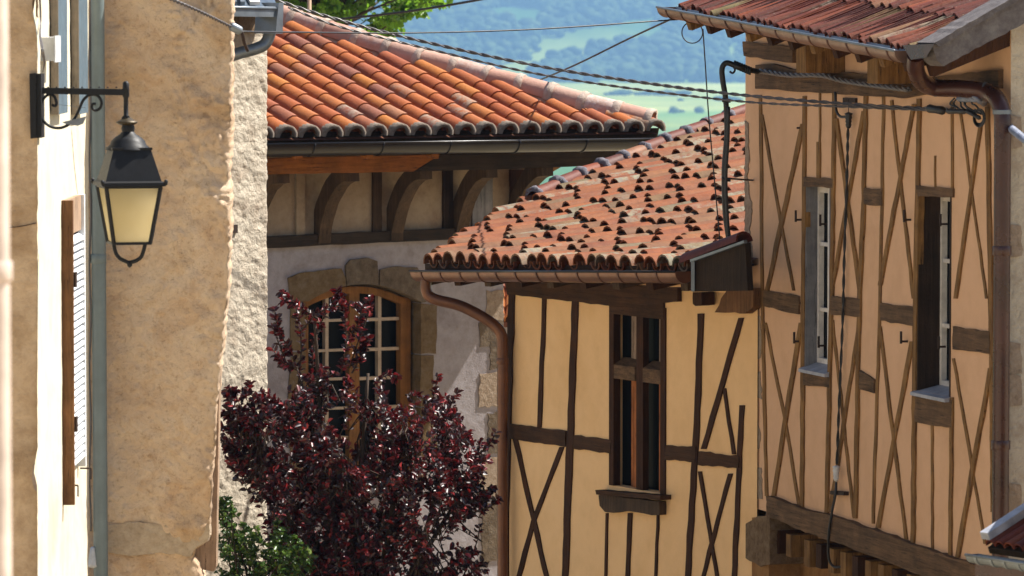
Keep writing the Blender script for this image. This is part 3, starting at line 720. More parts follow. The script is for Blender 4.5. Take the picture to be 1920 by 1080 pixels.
for pts in [[(1431, 543), (1497, 556), (1497, 590), (1431, 574)], [(1557, 556), (1612, 560), (1612, 594), (1557, 590)], [(1619, 352), (1653, 354), (1653, 386), (1619, 383)],
            [(1611, 694), (1638, 712), (1638, 738), (1611, 730)], [(1650, 568), (1712, 576), (1712, 612), (1650, 601)], [(1786, 612), (1855, 622), (1855, 664), (1786, 655)],
            [(1506, 331), (1561, 336), (1561, 352), (1506, 350)], [(1506, 697), (1556, 702), (1554, 727), (1506, 722)], [(1717, 347), (1786, 354), (1786, 370), (1720, 368)], [(1715, 744), (1785, 750), (1783, 802), (1715, 792)]]:
    slab(WB, pts, -.04, .016, 'rail', M['timber_B'], house_b, 1.4, 9)
slab(WB, [(1392, 78), (1486, 88), (1486, 118), (1394, 105)], -.05, .03, 'wall_plate', M['timber_B'], house_b, 1.2, 12)
slab(WB, [(1416, 122), (1445, 119), (1480, 130), (1620, 138), (1700, 150), (1872, 131), (1872, 166), (1740, 176), (1690, 184), (1600, 178), (1416, 166)], -.05, .035, 'wall_plate', M['timber_B'], house_b, 1.4, 14)
slab(WB, [(1436, 930), (1500, 953), (1560, 968), (1660, 1001), (1715, 1023), (1800, 1050), (1885, 1078), (1895, 1150), (1760, 1092), (1700, 1068), (1600, 1030), (1500, 993), (1436, 967)], -.25, .05, 'jetty_beam', M['timber_B'], house_b, 1.8, 9)
# joist ends under the jetty
for k, u in enumerate((1450, 1474, 1508, 1530, 1553, 1576, 1598, 1622, 1646, 1672, 1700, 1730, 1762, 1796, 1830, 1864)):
    v = 967 + (u - 1436) * .335; p = WB.hit(u, v + 25, -.01); L = random.uniform(.16, .2)
    MB().box(p - V((0, 0, L * .9)), WB.t * .11, V((0, 0, L)), -WB.n * .3).build('joist_end', M['timber_up' if k % 3 else 'timber_dark'], house_b)
# stones showing through the corner plaster
for pts in [[(1396, 595), (1425, 592), (1428, 640), (1425, 672), (1394, 678)], [(1394, 712), (1404, 708), (1407, 745), (1398, 766), (1392, 750)], [(1412, 700), (1426, 696), (1428, 748), (1414, 742)],
            [(1408, 800), (1420, 790), (1426, 815), (1424, 840), (1412, 846), (1404, 825)], [(1403, 880), (1426, 876), (1430, 935), (1404, 938)]]:
    slab(WB, pts, -.03, .005, 'quoin_stone', M['stone_patch'], house_b, 2.5, 8)
slab(WB, [(1396, 225), (1402, 230), (1405, 300), (1400, 330), (1409, 390), (1404, 430), (1410, 480), (1403, 540), (1396, 560)], -.06, .008, 'quoin_stone', M['stone_patch'], house_b, 2.5, 8)
for v in (215, 420, 640, 700, 905):   # and of the near corner, on the gable
    slab(WBg, [(1892, v), (1914, v + 4), (1917, v + 60), (1892, v + 64)], -.05, .012, 'quoin_stone', M['stone_patch'], house_b, 2.5, 12)
# windows
def street_window(H, depth, jamb, bars, framec, name_depth=.05, stile=.045):
    g = wbox(WB, H[0], H[1], H[2], H[3], -depth - .05, -depth - .045).build('window', M['glass'], house_b)
    f = M[framec]
    for (x0, x1, y0, y1) in ((H[0], H[0] + stile, H[2], H[3]), (H[1] - stile, H[1], H[2], H[3]), (H[0] + stile, H[1] - stile, H[2], H[2] + .07), (H[0] + stile, H[1] - stile, H[3] - .05, H[3]), ((H[0] + H[1]) / 2 - .03, (H[0] + H[1]) / 2 + .03, H[2] + .07, H[3] - .05)):
        wbox(WB, x0, x1, y0, y1, -depth - .04, -depth).build('frame', f, g)
    for b in bars:
        h = H[2] + (H[3] - H[2]) * b
        for (x0, x1) in ((H[0] + stile, (H[0] + H[1]) / 2 - .03), ((H[0] + H[1]) / 2 + .03, H[1] - stile)): wbox(WB, x0, x1, h - .014, h + .014, -depth - .035, -depth - .008).build('glazing_bar', f, g)
    # jamb lining and sill
    wbox(WB, H[0] - .005, H[0] + .012, H[2], H[3], -depth, .006).build('jamb', M[jamb], g)
    wbox(WB, H[1] - .012, H[1] + .005, H[2], H[3], -depth, .006).build('jamb', M[jamb], g)
    q = MB(); q.prism([WB.pt(H[0] - .02, H[2] + .035, -depth), WB.pt(H[1] + .02, H[2] + .035, -depth), WB.pt(H[1] + .02, H[2] - .012, .05), WB.pt(H[0] - .02, H[2] - .012, .05)],
                      [WB.pt(H[0] - .02, H[2] - .03, -depth), WB.pt(H[1] + .02, H[2] - .03, -depth), WB.pt(H[1] + .02, H[2] - .035, .05), WB.pt(H[0] - .02, H[2] - .035, .05)]).build('window_sill', M['sill_blue'], g)
    return g
street_window(H1, .085, 'board_grey', (.32, .68), 'white_paint'); street_window(H2, .155, 'board_dark', (.33, .66), 'white_paint')
for (u, v) in ((1500, 412), (1497, 640), (1546, 420), (1543, 648), (1704, 412), (1698, 640), (1772, 420), (1769, 650)):
    inner = u in (1546, 1543, 1772, 1769)
    p = WB.hit(u + 4, v, .0 if not inner else -.03); mb = MB()
    mb.beam(p, p + WB.n * .05 - WB.t * .0, .014, .014); mb.tube([p + WB.n * .05 - V((0, 0, .015)), p + WB.n * .05 + V((0, 0, .07))], .009, 6)
    mb.build('hinge_pin', M['rust_iron'], house_b)
# roof: eave, rafters, tie beams
EOB = .60; WEB = WB.off(EOB)
EB0 = WEB.hit(1270, 22); EB1 = WEB.hit(1738, 107)
SB = Slope(EB0, EB1, -WB.n, .38)
SB.up = (SB.n.cross(SB.e)); SB.up = SB.up if SB.up.z > 0 else -SB.up
SB.up = (SB.up).normalized()
VB0 = SB.hit(1752, 100); VB1 = SB.hit(1925, 6)
vd = (VB1 - VB0).normalized()
ridge = 3.3
dk = MB(); c0 = EB0 - SB.e * .0; R0 = EB0 + SB.up * ridge; R1 = VB0 + vd * (ridge * 1.05)
q = [EB0, EB1, VB0, R1, R0]
dk.prism([p - SB.n * .015 for p in q], [p - SB.n * .05 for p in q])
roofB = dk.build('roof', M['under_roof'], house_b)
back = MB().add([R0 - SB.n * .02, R1 - SB.n * .02, R1 - WB.n * 2.9 - V((0, 0, 1.1)), R0 - WB.n * 2.9 - V((0, 0, 1.1))], [(0, 1, 2, 3)]).build('back_slope', M['bed'], house_b, fix=False)
TB = tile_mesh('tile', M['tile_red'], .62, .034, .050, th=.011, n=6)
TBc = tile_mesh('channel_tile', M['tile_red'], .6, .052, .042, th=.012, n=5)
spB = .138; s = .07
def right_of_verge(P): 
    return (P - WBg.P0).dot(WBg.n) > .06
while s < SB.len + 1.2:
    r = random.uniform(-.03, .03); rows = 0
    sj = s + random.uniform(-.012, .012)
    while r < 2.6 and rows < 5:
        P = SB.E0 + SB.e * sj + SB.up * r + SB.n * .012
        if not right_of_verge(P):
            place('tile', TB, None, roofB, tile_matrix(P + SB.n * random.uniform(0, .02), SB.e, (SB.up - SB.n * random.uniform(.02, .08)).normalized(), SB.n, .045, .2))
            if rows == 0: place('channel_tile', TBc, None, roofB, tile_matrix(P + SB.e * spB / 2 + SB.n * .04 + SB.up * .03, SB.e, SB.up, SB.n, .02, .03, True))
        r += .5 + random.uniform(-.02, .02); rows += 1
    s += spB * random.uniform(.95, 1.05)
# verge slab along the gable
slab(WBg, [(1748, 84), (1850, 28), (1930, -16), (1930, 40), (1850, 80), (1770, 124), (1757, 114)], .0, .24, 'verge_slab', M['concrete'], roofB, 1.2, 12)
slab(WBg, [(1752, 80), (1850, 24), (1930, -22), (1930, -10), (1850, 36), (1762, 88)], -.04, .27, 'verge_slab', M['concrete'], roofB, 1.0, 12)
# rafter tails
s = .1; k = 0
while s < SB.len - .02:
    p = SB.E0 + SB.e * s - SB.n * .10 + SB.up * .02
    MB().beam(p, p + SB.up * .85, .085, .10, SB.n).build('rafter_end', M['timber_dark' if k % 3 else 'timber_up'], house_b); s += .44; k += 1
# big tie-beam ends
for (u0, u1, v0, v1, dp) in ((1566, 1585, 84, 136, .30), (1702, 1722, 98, 156, .30)):
    p = WB.hit(u0, v1, 0.0); q = WB.hit(u0, v0, 0.0)
    MB().box(p, WB.t * .2, q - p, WB.n * dp).build('tie_beam', M['timber_up'], house_b)
# gutter and downpipe
WGB = WB.off(EOB + .08)
G0 = WGB.hit(1250, 13); G1 = WGB.hit(1698, 95)
gutter(G0, G1, .08, WB.n, M['gutter_zincbrown'], house_b, .33, M['zinc'], hookmat=M['gutter_hook'], sag=.004)
MB().add([EB0 + SB.n * .0 - SB.up * .03, EB1 - SB.up * .03, G1 - WB.n * .07, G0 - WB.n * .07], [(0, 1, 2, 3)]).build('drip_flashing', M['zinc'], house_b, fix=False)
MB().prism([WGB.hit(u, v, .07) for u, v in ((1692, 85), (1752, 82), (1736, 108), (1708, 112))], [WGB.hit(u, v, -.07) for u, v in ((1692, 85), (1752, 82), (1736, 108), (1708, 112))]).build('gutter_outlet', M['pipe_dark'], house_b)
WP = WB.off(.62); 
pp = [WB.hit(1717, 104, .66), WB.hit(1717, 128, .62), WB.hit(1727, 152, .50), WB.hit(1752, 164, .36), WB.hit(1800, 166, .24), WB.hit(1846, 171, .13), WB.hit(1868, 184, .10), WB.hit(1879, 212, .09), WB.hit(1880, 260, .09)]
pipeB = pipe(pp, .058, M['pipe_dark'], house_b)
pb = WB.hit(1880, 255, .09); MB().tube([pb, V((pb.x, pb.y, gzB + 1))], .056, 16).build('downpipe', M['pipe_dark'], house_b, True, angle=50)
for v, u in ((210, 1879),): collar(WB.hit(u, v, .09), (0, 0, 1), .062, M['zinc'], house_b, .03)
collar(WB.hit(1754, 164, .35), (1, -.3, 0), .062, M['zinc'], house_b, .02); collar(WB.hit(1846, 171, .13), (1, -.3, -.1), .062, M['zinc'], house_b, .02)
for v in (470, 835): collar(V((pb.x, pb.y, WB.hit(1880, v, .09).z)), (0, 0, 1), .064, M['pipe_dark'], house_b, .06)
# iron pin above window, plate
slab(WB, [(1580, 183), (1603, 184), (1603, 193), (1580, 192)], 0, .02, 'cable_plate', M['rust_iron'], house_b)
slab(WB, [(1556, 920), (1582, 922), (1582, 929), (1556, 927)], 0, .04, 'cable_bracket', M['rust_iron'], house_b)

# ---------------------------------------------------------------- SMALL TIMBER HOUSE WITH CREAM WALL (middle)
nC = (-math.sin(AZC), -math.cos(AZC))
WC = Wall(at(1395, 800, 36.35), *nC)
house_c = thing('timber_house', 'small half-timbered house with cream plaster, dark timbers and weathered mossy tile roof', 'house', WC.hit(1150, 1700))
gzC = -9.0
c0 = WC.sh(955, 800)[0]; c1 = WC.sh(1420, 800)[0]; cTop = WC.sh(1200, 545)[1] + .05
HC = hole_px(WC, 1147, 1247, 572, 918)
holed_wall(WC, c0, c1, gzC, cTop, [HC], 'wall', M['cream'], house_c, .3)
MB().add([WC.pt(c0, gzC), WC.pt(c0, gzC, -4), WC.pt(c0, cTop, -4), WC.pt(c0, cTop)], [(0, 1, 2, 3)]).build('side_wall', M['cream'], house_c, fix=False)
TD = M['timber_dark']
for pts, w in [([(959, 540), (951, 800), (942, 1120)], 11), ([(1020, 556), (1010, 802)], 7), ([(1078, 560), (1069, 800), (1057, 1120)], 12),
               ([(965, 822), (1027, 1095)], 8), ([(1052, 838), (1000, 975), (968, 1095)], 8), ([(1137, 962), (1135, 1110)], 4), ([(1181, 962), (1174, 1110)], 7), ([(1233, 962), (1227, 1110)], 4),
               ([(1313, 588), (1305, 800), (1286, 1120)], 10), ([(1388, 596), (1318, 842)], 9), ([(1357, 728), (1375, 852)], 6), ([(1311, 884), (1345, 1090)], 6), ([(1368, 888), (1315, 1090)], 7), ([(1390, 760), (1374, 1120)], 9)]:
    strut(WC, pts, w, TD, house_c, -.03, .010 + random.uniform(0, .004))
for pts in [[(955, 794), (1060, 808), (1060, 838), (955, 823)], [(1076, 816), (1146, 825), (1144, 851), (1074, 841)], [(1248, 835), (1304, 838), (1302, 866), (1246, 862)], [(1310, 846), (1385, 856), (1383, 878), (1308, 872)]]:
    slab(WC, pts, -.04, .018, 'rail', M['timber_darkC'], house_c, 1.5, 9)
slab(WC, [(945, 520), (1270, 540), (1270, 566), (1150, 574), (950, 552)], -.05, .04, 'wall_plate', M['timber_darkC'], house_c, 1.2, 14)
slab(WC, [(1340, 585), (1348, 572), (1352, 560), (1362, 545), (1412, 540), (1412, 575), (1396, 588)], -.05, .07, 'bracket_timber', M['shutter_brown'], house_c, 1.5, 9)
# cross window
winc = wbox(WC, HC[0], HC[1], HC[2], HC[3], -.105, -.10).build('window', M['glass'], house_c)
hT = WC.sh(1200, 694)[1]; am = WC.sh(1200, 700)[0]
wbox(WC, HC[0] - .02, HC[0] + .05, HC[2], HC[3], -.05, .014).build('jamb', TD, winc)
wbox(WC, HC[1] - .05, HC[1] + .02, HC[2], HC[3], -.05, .014).build('jamb', TD, winc)
wbox(WC, am - .05, am + .05, HC[2], HC[3], -.05, .004).build('mullion', TD, winc)
for (x0, x1) in ((HC[0] + .05, am - .06), (am + .06, HC[1] - .05)):
    MB().prism([WC.pt(x0, hT - .09, .012), WC.pt(x0, hT + .02, .012), WC.pt(x0, hT + .075, -.08), WC.pt(x0, hT + .075, -.095), WC.pt(x0, hT - .09, -.095)], [WC.pt(x1, hT - .09, .012), WC.pt(x1, hT + .02, .012), WC.pt(x1, hT + .075, -.08), WC.pt(x1, hT + .075, -.095), WC.pt(x1, hT - .09, -.095)]).build('transom', M['timber_B'], winc)
    # casement leaves set back in the opening
    w_ = x1 - x0
    for (h0, h1, mt) in ((HC[2], hT - .09, 'casement_red'), (hT + .075, HC[3] - .09, 'pale_wood')):
        for (f0, f1, d0_, d1_) in ((.40, .48, -.095, -.075), (.58, .74, -.095, -.06)):
            wbox(WC, x0 + w_ * f0, x0 + w_ * f1, h0, h1, d0_, d1_).build('casement', M[mt], winc)
        for z0 in (h0, h1 - .05): wbox(WC, x0 + w_ * .48, x0 + w_ * .58, z0, z0 + .05, -.095, -.075).build('casement', M[mt], winc)
wbox(WC, HC[0], HC[1], HC[3] - .09, HC[3] + .06, -.09, .018).build('lintel', M['timber_darkC'], winc)
slab(WC, [(1116, 919), (1238, 929), (1238, 938), (1118, 927)], -.15, .10, 'window_sill', M['timber_darkC'], house_c, .8, 12)
slab(WC, [(1122, 928), (1236, 940), (1236, 966), (1222, 966), (1180, 958), (1150, 962), (1134, 960), (1124, 948)], -.02, .065, 'sill_apron', M['brace'], house_c, 1, 12)
# roof
OC = .52; WEC = WC.off(OC)
EC0 = WEC.hit(797, 499); EC1 = WEC.hit(1302, 507)
eC = (EC1 - EC0); lenC = eC.length; eC.normalize(); upC = -WC.n
def zc(r):
    return .15 * r + .055 * (r * r / 2.0 if r < 2 else (2 + (r - 2) * 2)) if r >= 0 else .15 * r
def roofpt(s, r): return EC0 + eC * s + upC * r + V((0, 0, zc(r)))
def roofframe(s, r):
    up = (roofpt(s, r + .05) - roofpt(s, r - .05)).normalized(); n = eC.cross(up).normalized()
    if n.z < 0: n = -n
    return up, n
verge_px = [(700, 560), (797, 499), (850, 460), (905, 425), (950, 398), (1000, 376), (1092, 337), (1160, 308), (1200, 291), (1250, 270), (1325, 242), (1400, 216), (1500, 180)]
def verge_v(u):
    for (a, b) in zip(verge_px, verge_px[1:]):
        if u <= b[0]: return a[1] + (b[1] - a[1]) * (u - a[0]) / (b[0] - a[0])
    return 180
cB = WB.pt(b0, 0)
def in_B(P): return (P - cB).dot(WB.t) > -.12 and (P - cB).dot(WB.n) < .02
def roof_hit(u, v):
    """point of the curved roof under a pixel (Newton)"""
    s, r = 2.0, 1.5
    for _ in range(40):
        p = proj(roofpt(s, r)); a = proj(roofpt(s + .01, r)); b = proj(roofpt(s, r + .01))
        J = ((a[0] - p[0]) * 100, (b[0] - p[0]) * 100, (a[1] - p[1]) * 100, (b[1] - p[1]) * 100)
        det = J[0] * J[3] - J[1] * J[2]
        if abs(det) < 1e-6: break
        du, dv = u - p[0], v - p[1]; ds = (du * J[3] - dv * J[1]) / det; dr = (dv * J[0] - du * J[2]) / det
        s += max(-.6, min(.6, ds)); r += max(-.6, min(.6, dr))
    return s, r
VS = [roof_hit(u, v + 4) for (u, v) in verge_px[1:-1]]
# deck strips
dk = MB(); R = 20
def verge_r(s):
    """lowest r on the roof at this s (the verge cuts the far columns)"""
    if s >= VS[0][0]: return 0.0
    for (a, b) in zip(VS, VS[1:]):
        if b[0] <= s <= a[0]: return a[1] + (b[1] - a[1]) * (a[0] - s) / (a[0] - b[0])
    return VS[-1][1]
sm = VS[-1][0]; RT_ = max(6.0, VS[-1][1] + .6)
cols = [sm + (lenC + .05 - sm) * i / 40 for i in range(41)]
vs = []
for sx in cols:
    r0 = verge_r(sx)
    for k in range(R + 1):
        r = r0 + (RT_ - r0) * k / R; up, n = roofframe(sx, r); vs.append(roofpt(sx, r) - n * .012)
fs = []
for i in range(40):
    for k in range(R):
        cpt = sum((V(vs[j]) for j in (i * (R + 1) + k, (i + 1) * (R + 1) + k + 1)), V()) / 2
        if in_B(cpt): continue
        fs.append((i * (R + 1) + k, (i + 1) * (R + 1) + k, (i + 1) * (R + 1) + k + 1, i * (R + 1) + k + 1))
m0 = len(vs)
dk.add(vs, fs); dk.add([V(p) - V((0, 0, .05)) for p in vs], fs)
roofC = dk.build('roof', M['bed'], house_c, True, fix=False)
spC = .186
TCs = [tile_mesh('tile', M['tile_old'], .44, .068 + d, .092 + d, th=.015, n=6) for d in (0, .006, -.005)]
TCc = tile_mesh('channel_tile', M['tile_old'], .46, .086, .07, th=.014, n=5)
cand = []
s = lenC - .06
while s > sm + .05:
    r0 = verge_r(s); r = r0 + (random.uniform(-.02, .02) if r0 == 0 else random.uniform(0, .12)); first = True
    sj0 = s; off = random.uniform(-.05, .05)
    while r < RT_ - .3:
        sj = sj0 + random.uniform(-.012, .012); P = roofpt(sj, r)
        if not in_B(P + upC * .2):
            up, n = roofframe(sj, r + .15)
            lift = random.uniform(.035, .08)
            mtx = tile_matrix(P + n * (.006 + lift * .33), eC, (up - n * lift).normalized(), n, .05, .06)
            cand.append((P.length, mtx, random.randrange(3)))
            if first and r0 == 0: place('channel_tile', TCc, None, roofC, tile_matrix(P - eC * spC / 2 + n * .05, eC, up, n, .02, .03, True))
        r += .33 + off * .3 + random.uniform(-.06, .06) if not first else random.uniform(.14, .42); first = False
    s -= spC * random.uniform(.95, 1.05)
cand.sort(key=lambda c: c[0])
st = MB(); tv = tile_shape(.44, .068, .092, th=.015, n=6)
for i, (dist, mtx, k) in enumerate(cand):
    if i < 300: place('tile', TCs[k], None, roofC, mtx)
    else: st.add([mtx @ V(p) for p in tv.v], tv.f)
if st.v:
    o = st.build('far_tiles', M['tile_old_stuff'], roofC, True, angle=40); o['kind'] = 'stuff'
# verge cap tiles along the far edge with dark mortar between
capm = M['tile_red']
vp = [(1003, 379), (1046, 359), (1088, 340), (1128, 326), (1168, 310), (1208, 293), (1246, 277), (1286, 262), (1325, 247), (1366, 231), (1404, 216)]
for (a, b) in zip(vp, vp[1:]):
    A = roofpt(*roof_hit(a[0], a[1] + 6)); B = roofpt(*roof_hit(b[0], b[1] + 6)); d = (B - A); L = d.length; d.normalize()
    z = (V((0, 0, 1)) - d * d.z).normalized(); A = A + z * .075
    me = tile_mesh('verge_tile', capm, L + .04, .066, .082, th=.014, n=7)
    place('verge_tile', me, None, roofC, frame_matrix(A, d.cross(z), d, z))
    x = d.cross(z); MB().lathe((0, 0, 0), [(.001, 0), (.001, 0.001)], 3) 
    ring = []
    q_ = random.uniform(.86, 1.02)
    for (yy, rr) in ((-.02, .06 * q_), (.0, .096 * q_), (.04, .094 * q_), (.08, .07 * q_)):
        ring += [A + d * (yy + random.uniform(-.015, .015)) + (x * math.cos(t) + z * math.sin(t)) * rr * random.uniform(.93, 1.1) for t in [math.pi * k / 8 for k in range(9)]]
    MB().add(ring, [(j * 9 + k, j * 9 + k + 1, (j + 1) * 9 + k + 1, (j + 1) * 9 + k) for j in range(3) for k in range(8)]).build('mortar_joint', M['mortar_slate'], roofC, True)
# gutter with hooks, rafters, downpipe
WGC = WC.off(OC + .075)
GC0 = WGC.hit(786, 508); GC1 = WGC.hit(1284, 509)
gutter(GC0, GC1, .088, WC.n, M['gutter_brown'], house_c, .29, M['gutter_dark'], hookmat=M['gutter_hook'], sag=.003)
MB().beam(WC.off(OC - .03).hit(800, 508), WC.off(OC - .03).hit(1290, 514), .03, .12).build('fascia', M['under_roof'], house_c)
s = -.0; k = 0
while s < lenC:
    up, n = roofframe(s, .3); p = roofpt(s, .0) - n * .10
    MB().beam(p, p + up * 1.3, .10, .12, n).build('rafter_end', M['timber_dark' if k % 2 else 'brace'], house_c); s += .5; k += 1
gC = GC0 + eC * .12
cw = WC.hit(942, 645, .1)
pipe([gC + V((0, 0, -.05)), gC + V((0, 0, -.16)), gC.lerp(cw, .10) + V((0, 0, -.17)), gC.lerp(cw, .5), cw + V((0, 0, .09)) + (gC - cw) * .06, cw + V((0, 0, -.08)), V((cw.x, cw.y, cw.z - .5))], .046, M['gutter_brown'], house_c)
MB().tube([V((cw.x, cw.y, cw.z - .45)), V((cw.x, cw.y, gzC))], .043, 14).build('downpipe', M['gutter_brown'], house_c, True, angle=50)
collar(cw + V((0, 0, -.14)), (0, 0, 1), .052, M['gutter_brown'], house_c, .05)
# sheet-metal cheek and red flashing where the roof meets the tall house
WF = WEC
pts = [(1296, 490), (1393, 455), (1400, 545), (1298, 548)]
slab(WEC, [(1299, 489), (1397, 455), (1402, 545), (1299, 547)], .05, .10, 'flashing_cheek', M['under_roof'], house_c)
MB().beam(WEC.hit(1297, 489, .12), WEC.hit(1398, 453, .12), .03, .02).build('flashing_edge', M['zinc'], house_c)
MB().beam(WEC.hit(1299, 489, .12), WEC.hit(1299, 546, .12), .03, .025, V((1, 0, 0))).build('flashing_edge', M['zinc'], house_c)
TR = tile_mesh('red_flashing_tile', M['tile_red'], .55, .08, .085, th=.012, n=8)
A = WEC.hit(1290, 493, .05); B = WEC.hit(1396, 452, .05); d = (B - A).normalized(); z = (V((0, 0, 1)) - d * d.z).normalized()
me = tile_mesh('flashing_tile', M['tile_red'], (B - A).length, .075, .08, th=.012, n=8)
place('flashing_tile', me, None, roofC, frame_matrix(A, d.cross(z), d, z))
slab(WC, [(1299, 548), (1315, 548), (1315, 572), (1304, 574), (1299, 570)], .02, .14, 'rafter_end', TD, house_c, .8, 8)

# ---------------------------------------------------------------- LEFT SIDE: near house, ochre wall, roughcast wall
YL = 28.0
WL = Wall(at(70, 500, YL), 1.0, -.012)             # sunlit street face
WLf = Wall(at(70, 500, YL), .0, -1.0)              # shaded end wall facing the camera
house_l = thing('rendered_house', 'cream limewashed house with shaded end wall, shutters and lantern bracket', 'house', at(-60, 1900, YL + 1))
gzL = -7.2
def bumpy(W, u0, u1, v0, v1, step, amp, sc, mat, name, parent, edge_l=None, edge_r=None, back=.0, bx=-.01, rel=None, seed=0, fine=0.0, fsc=30):
    """wall face with real relief; edges given as functions of the row"""
    nv = int((v1 - v0) / step); nu = max(4, int((u1 - u0) / step)); vs = []
    for j in range(nv + 1):
        v = v0 + (v1 - v0) * j / nv; a = edge_l(v) if edge_l else u0; b = edge_r(v) if edge_r else u1
        for i in range(nu + 1):
            u = a + (b - a) * i / nu; p = W.hit(u, v)
            q = p * sc + V((seed, 0, 0)); h = noise.noise(q) * .6 + noise.noise(q * 2.3) * .3 + noise.noise(q * 5.1) * .15
            if fine: h += fine / amp * abs(noise.noise(p * fsc))
            vs.append(p + W.n * (h * amp * (rel(u, v) if rel else 1)))
    fs = [(j * (nu + 1) + i, (j + 1) * (nu + 1) + i, (j + 1) * (nu + 1) + i + 1, j * (nu + 1) + i + 1) for j in range(nv) for i in range(nu)]
    if back:   # return of the wall at the right edge
        b0_ = len(vs)
        for j in range(nv + 1): vs.append(V(vs[j * (nu + 1) + nu]) + V((bx, back, 0)))
        fs += [(j * (nu + 1) + nu, (j + 1) * (nu + 1) + nu, b0_ + j + 1, b0_ + j) for j in range(nv)]
    return MB().add(vs, fs).build(name, mat, parent, True, fix=False)
def edge70(v): return 70 + 1.4 * noise.noise(V((v / 23, 5, 0))) + (-8 * math.exp(-((v - 20) / 28) ** 2)) + (-6 * math.exp(-((v - 880) / 26) ** 2))
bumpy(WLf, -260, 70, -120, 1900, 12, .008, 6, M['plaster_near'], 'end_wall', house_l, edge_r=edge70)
yfar = 31.25
wl = MB(); 
aF = (at(166, 500, yfar) - WL.P0).dot(WL.t)
hTL = at(70, -300, YL).z
bumpy(WL, 70, 166, -160, 2100, 12, .006, 5, M['limewash'], 'street_wall', house_l, edge_l=lambda v: edge70(v) + .3)
# worn corner
for (v0, v1, c) in ((-20, 34, 'stone_pier'), (866, 925, 'mortar')):
    slab(WLf, [(70, v0), (71, v1), (64, v1 - 8), (60, (v0 + v1) / 2), (63, v0 + 6)], -.02, .012, 'corner_patch', M[c], house_l, 1.5, 7)
# two blue shutter leaves folded against the wall
for u0, u1 in ((93, 111), (132, 150)):
    a0, a1 = WL.sh(u0, 100)[0], WL.sh(u1, 100)[0]; h0, h1 = WL.sh(u0 + 5, 214)[1], WL.sh(u0, -80)[1]
    wbox(WL, a0, a1, h0, h1, .012, .05).build('shutter', M['shutter_blue'], house_l)
    wbox(WL, a0 - .012, a0 - .002, h0, h1, .008, .054).build('shutter_edge', M['shutter_edge'], house_l)
# louvred shutter standing at the lower window
a0, a1 = WL.sh(116, 600)[0], WL.sh(146, 600)[0]; h0, h1 = WL.sh(120, 945)[1], WL.sh(125, 372)[1]
sl = wbox(WL, a0, a0 + .05, h0, h1, .0, .07).build('louvred_shutter', M['shutter_brown'], house_l)
wbox(WL, a1 - .05, a1, h0 + .15, h1, .0, .05).build('stile', M['shutter_white'], sl); wbox(WL, a0 + .05, a1, h1 - .22, h1, .0, .03).build('head_board', M['pale_wood'], sl)
wbox(WL, a0 + .06, a1 - .05, h0 + .2, h1 - .22, .0, .008).build('shutter_back', M['board_dark'], sl)
lm = None; k = 0; nsl = 30
for k in range(nsl):
    h = h0 + .25 + (h1 - .25 - h0 - .25) * k / (nsl - 1)
    p = WL.pt(a0 + .06, h, .012)
    MB().prism([p, p + V((0, 0, .012)), p + WL.n * .04 + V((0, 0, -.018)), p + WL.n * .04 + V((0, 0, -.03))], [x + WL.t * (a1 - a0 - .11) for x in (p, p + V((0, 0, .012)), p + WL.n * .04 + V((0, 0, -.018)), p + WL.n * .04 + V((0, 0, -.03)))]).build('slat', M['shutter_white'], sl)
for v in (520, 790): wbox(WL, a0 + .02, a0 + .10, WL.sh(125, v + 14)[1], WL.sh(125, v - 14)[1], .07, .085).build('hinge', M['rust_iron'], sl)
for v in (512, 798): wbox(WL, a1 + .06, a1 + .14, WL.sh(150, v + 12)[1], WL.sh(150, v - 12)[1], .0, .03).build('hinge', M['rust_iron'], house_l)
for (u, v) in ((125, 910), (150, 878)):
    p = WL.hit(u, v); mb = MB(); mb.tube([p, p + WL.n * .07], .006, 6); mb.tube([p + WL.n * .07, p + WL.n * .07 - V((0, 0, .07))], .005, 6); mb.build('shutter_hook', M['rust_iron'], house_l)
# cracks, small meter box with cables
bx = WL.sh(77, 90); q = WL.hit(78, 92)
wbox(WL, bx[0], bx[0] + .28, q.z - .07, q.z + .07, .0, .075).build('meter_box', M['box_grey'], house_l)
wbox(WL, bx[0] - .015, bx[0] + .29, q.z - .078, q.z + .078, .076, .085).build('meter_box_lid', M['box_grey'], house_l)
for k in range(2):
    pts = [WL.hit(73 + 2 * k, -20, .01), WL.hit(76 + k, 40, .012), WL.hit(74 + 2 * k, 65, .03), WL.hit(78 + 3 * k, 95, .09), WL.hit(82 + 2 * k, 116, .05), WL.hit(80, 135, .012)]
    MB().tube(bez(pts), .004, 6).build('wire', M['cable_grey'], house_l, True)
MB().tube(bez([WLf.hit(5, 428, .01), WLf.hit(40, 424, .012), WLf.hit(68, 418, .012)]), .003, 5).build('crack_wire', M['rust_iron'], house_l)
# cable strand running up beside the pipe, with a turnbuckle at its foot
st_pts = [at(169 + 1.5 * math.sin(k * .9), -40 + k * 28, yfar - .12) for k in range(38)]
MB().tube(st_pts, .007, 6).build('stay_cable', M['cable_grey'], house_l, True)
tb = at(174, 1045, yfar - .12); MB().lathe(tb, [(.01, -.07), (.035, -.06), (.03, -.04), (.026, 0), (.022, .03), (.018, .06), (.008, .07)], 10).build('stay_insulator', M['box_grey'], house_l, True)
# painted downpipe in the corner
pd = at(184, 400, yfar - .10)
dp = MB().tube([V((pd.x, pd.y, .5)), V((pd.x + .01, pd.y, gzL))], .047, 18).build('downpipe', M['pipe_green'], house_l, True, angle=60)
for v in (485, -60): collar(V((pd.x, pd.y, at(184, v, pd.y).z)), (0, 0, 1), .053, M['pipe_green'], house_l, .06)
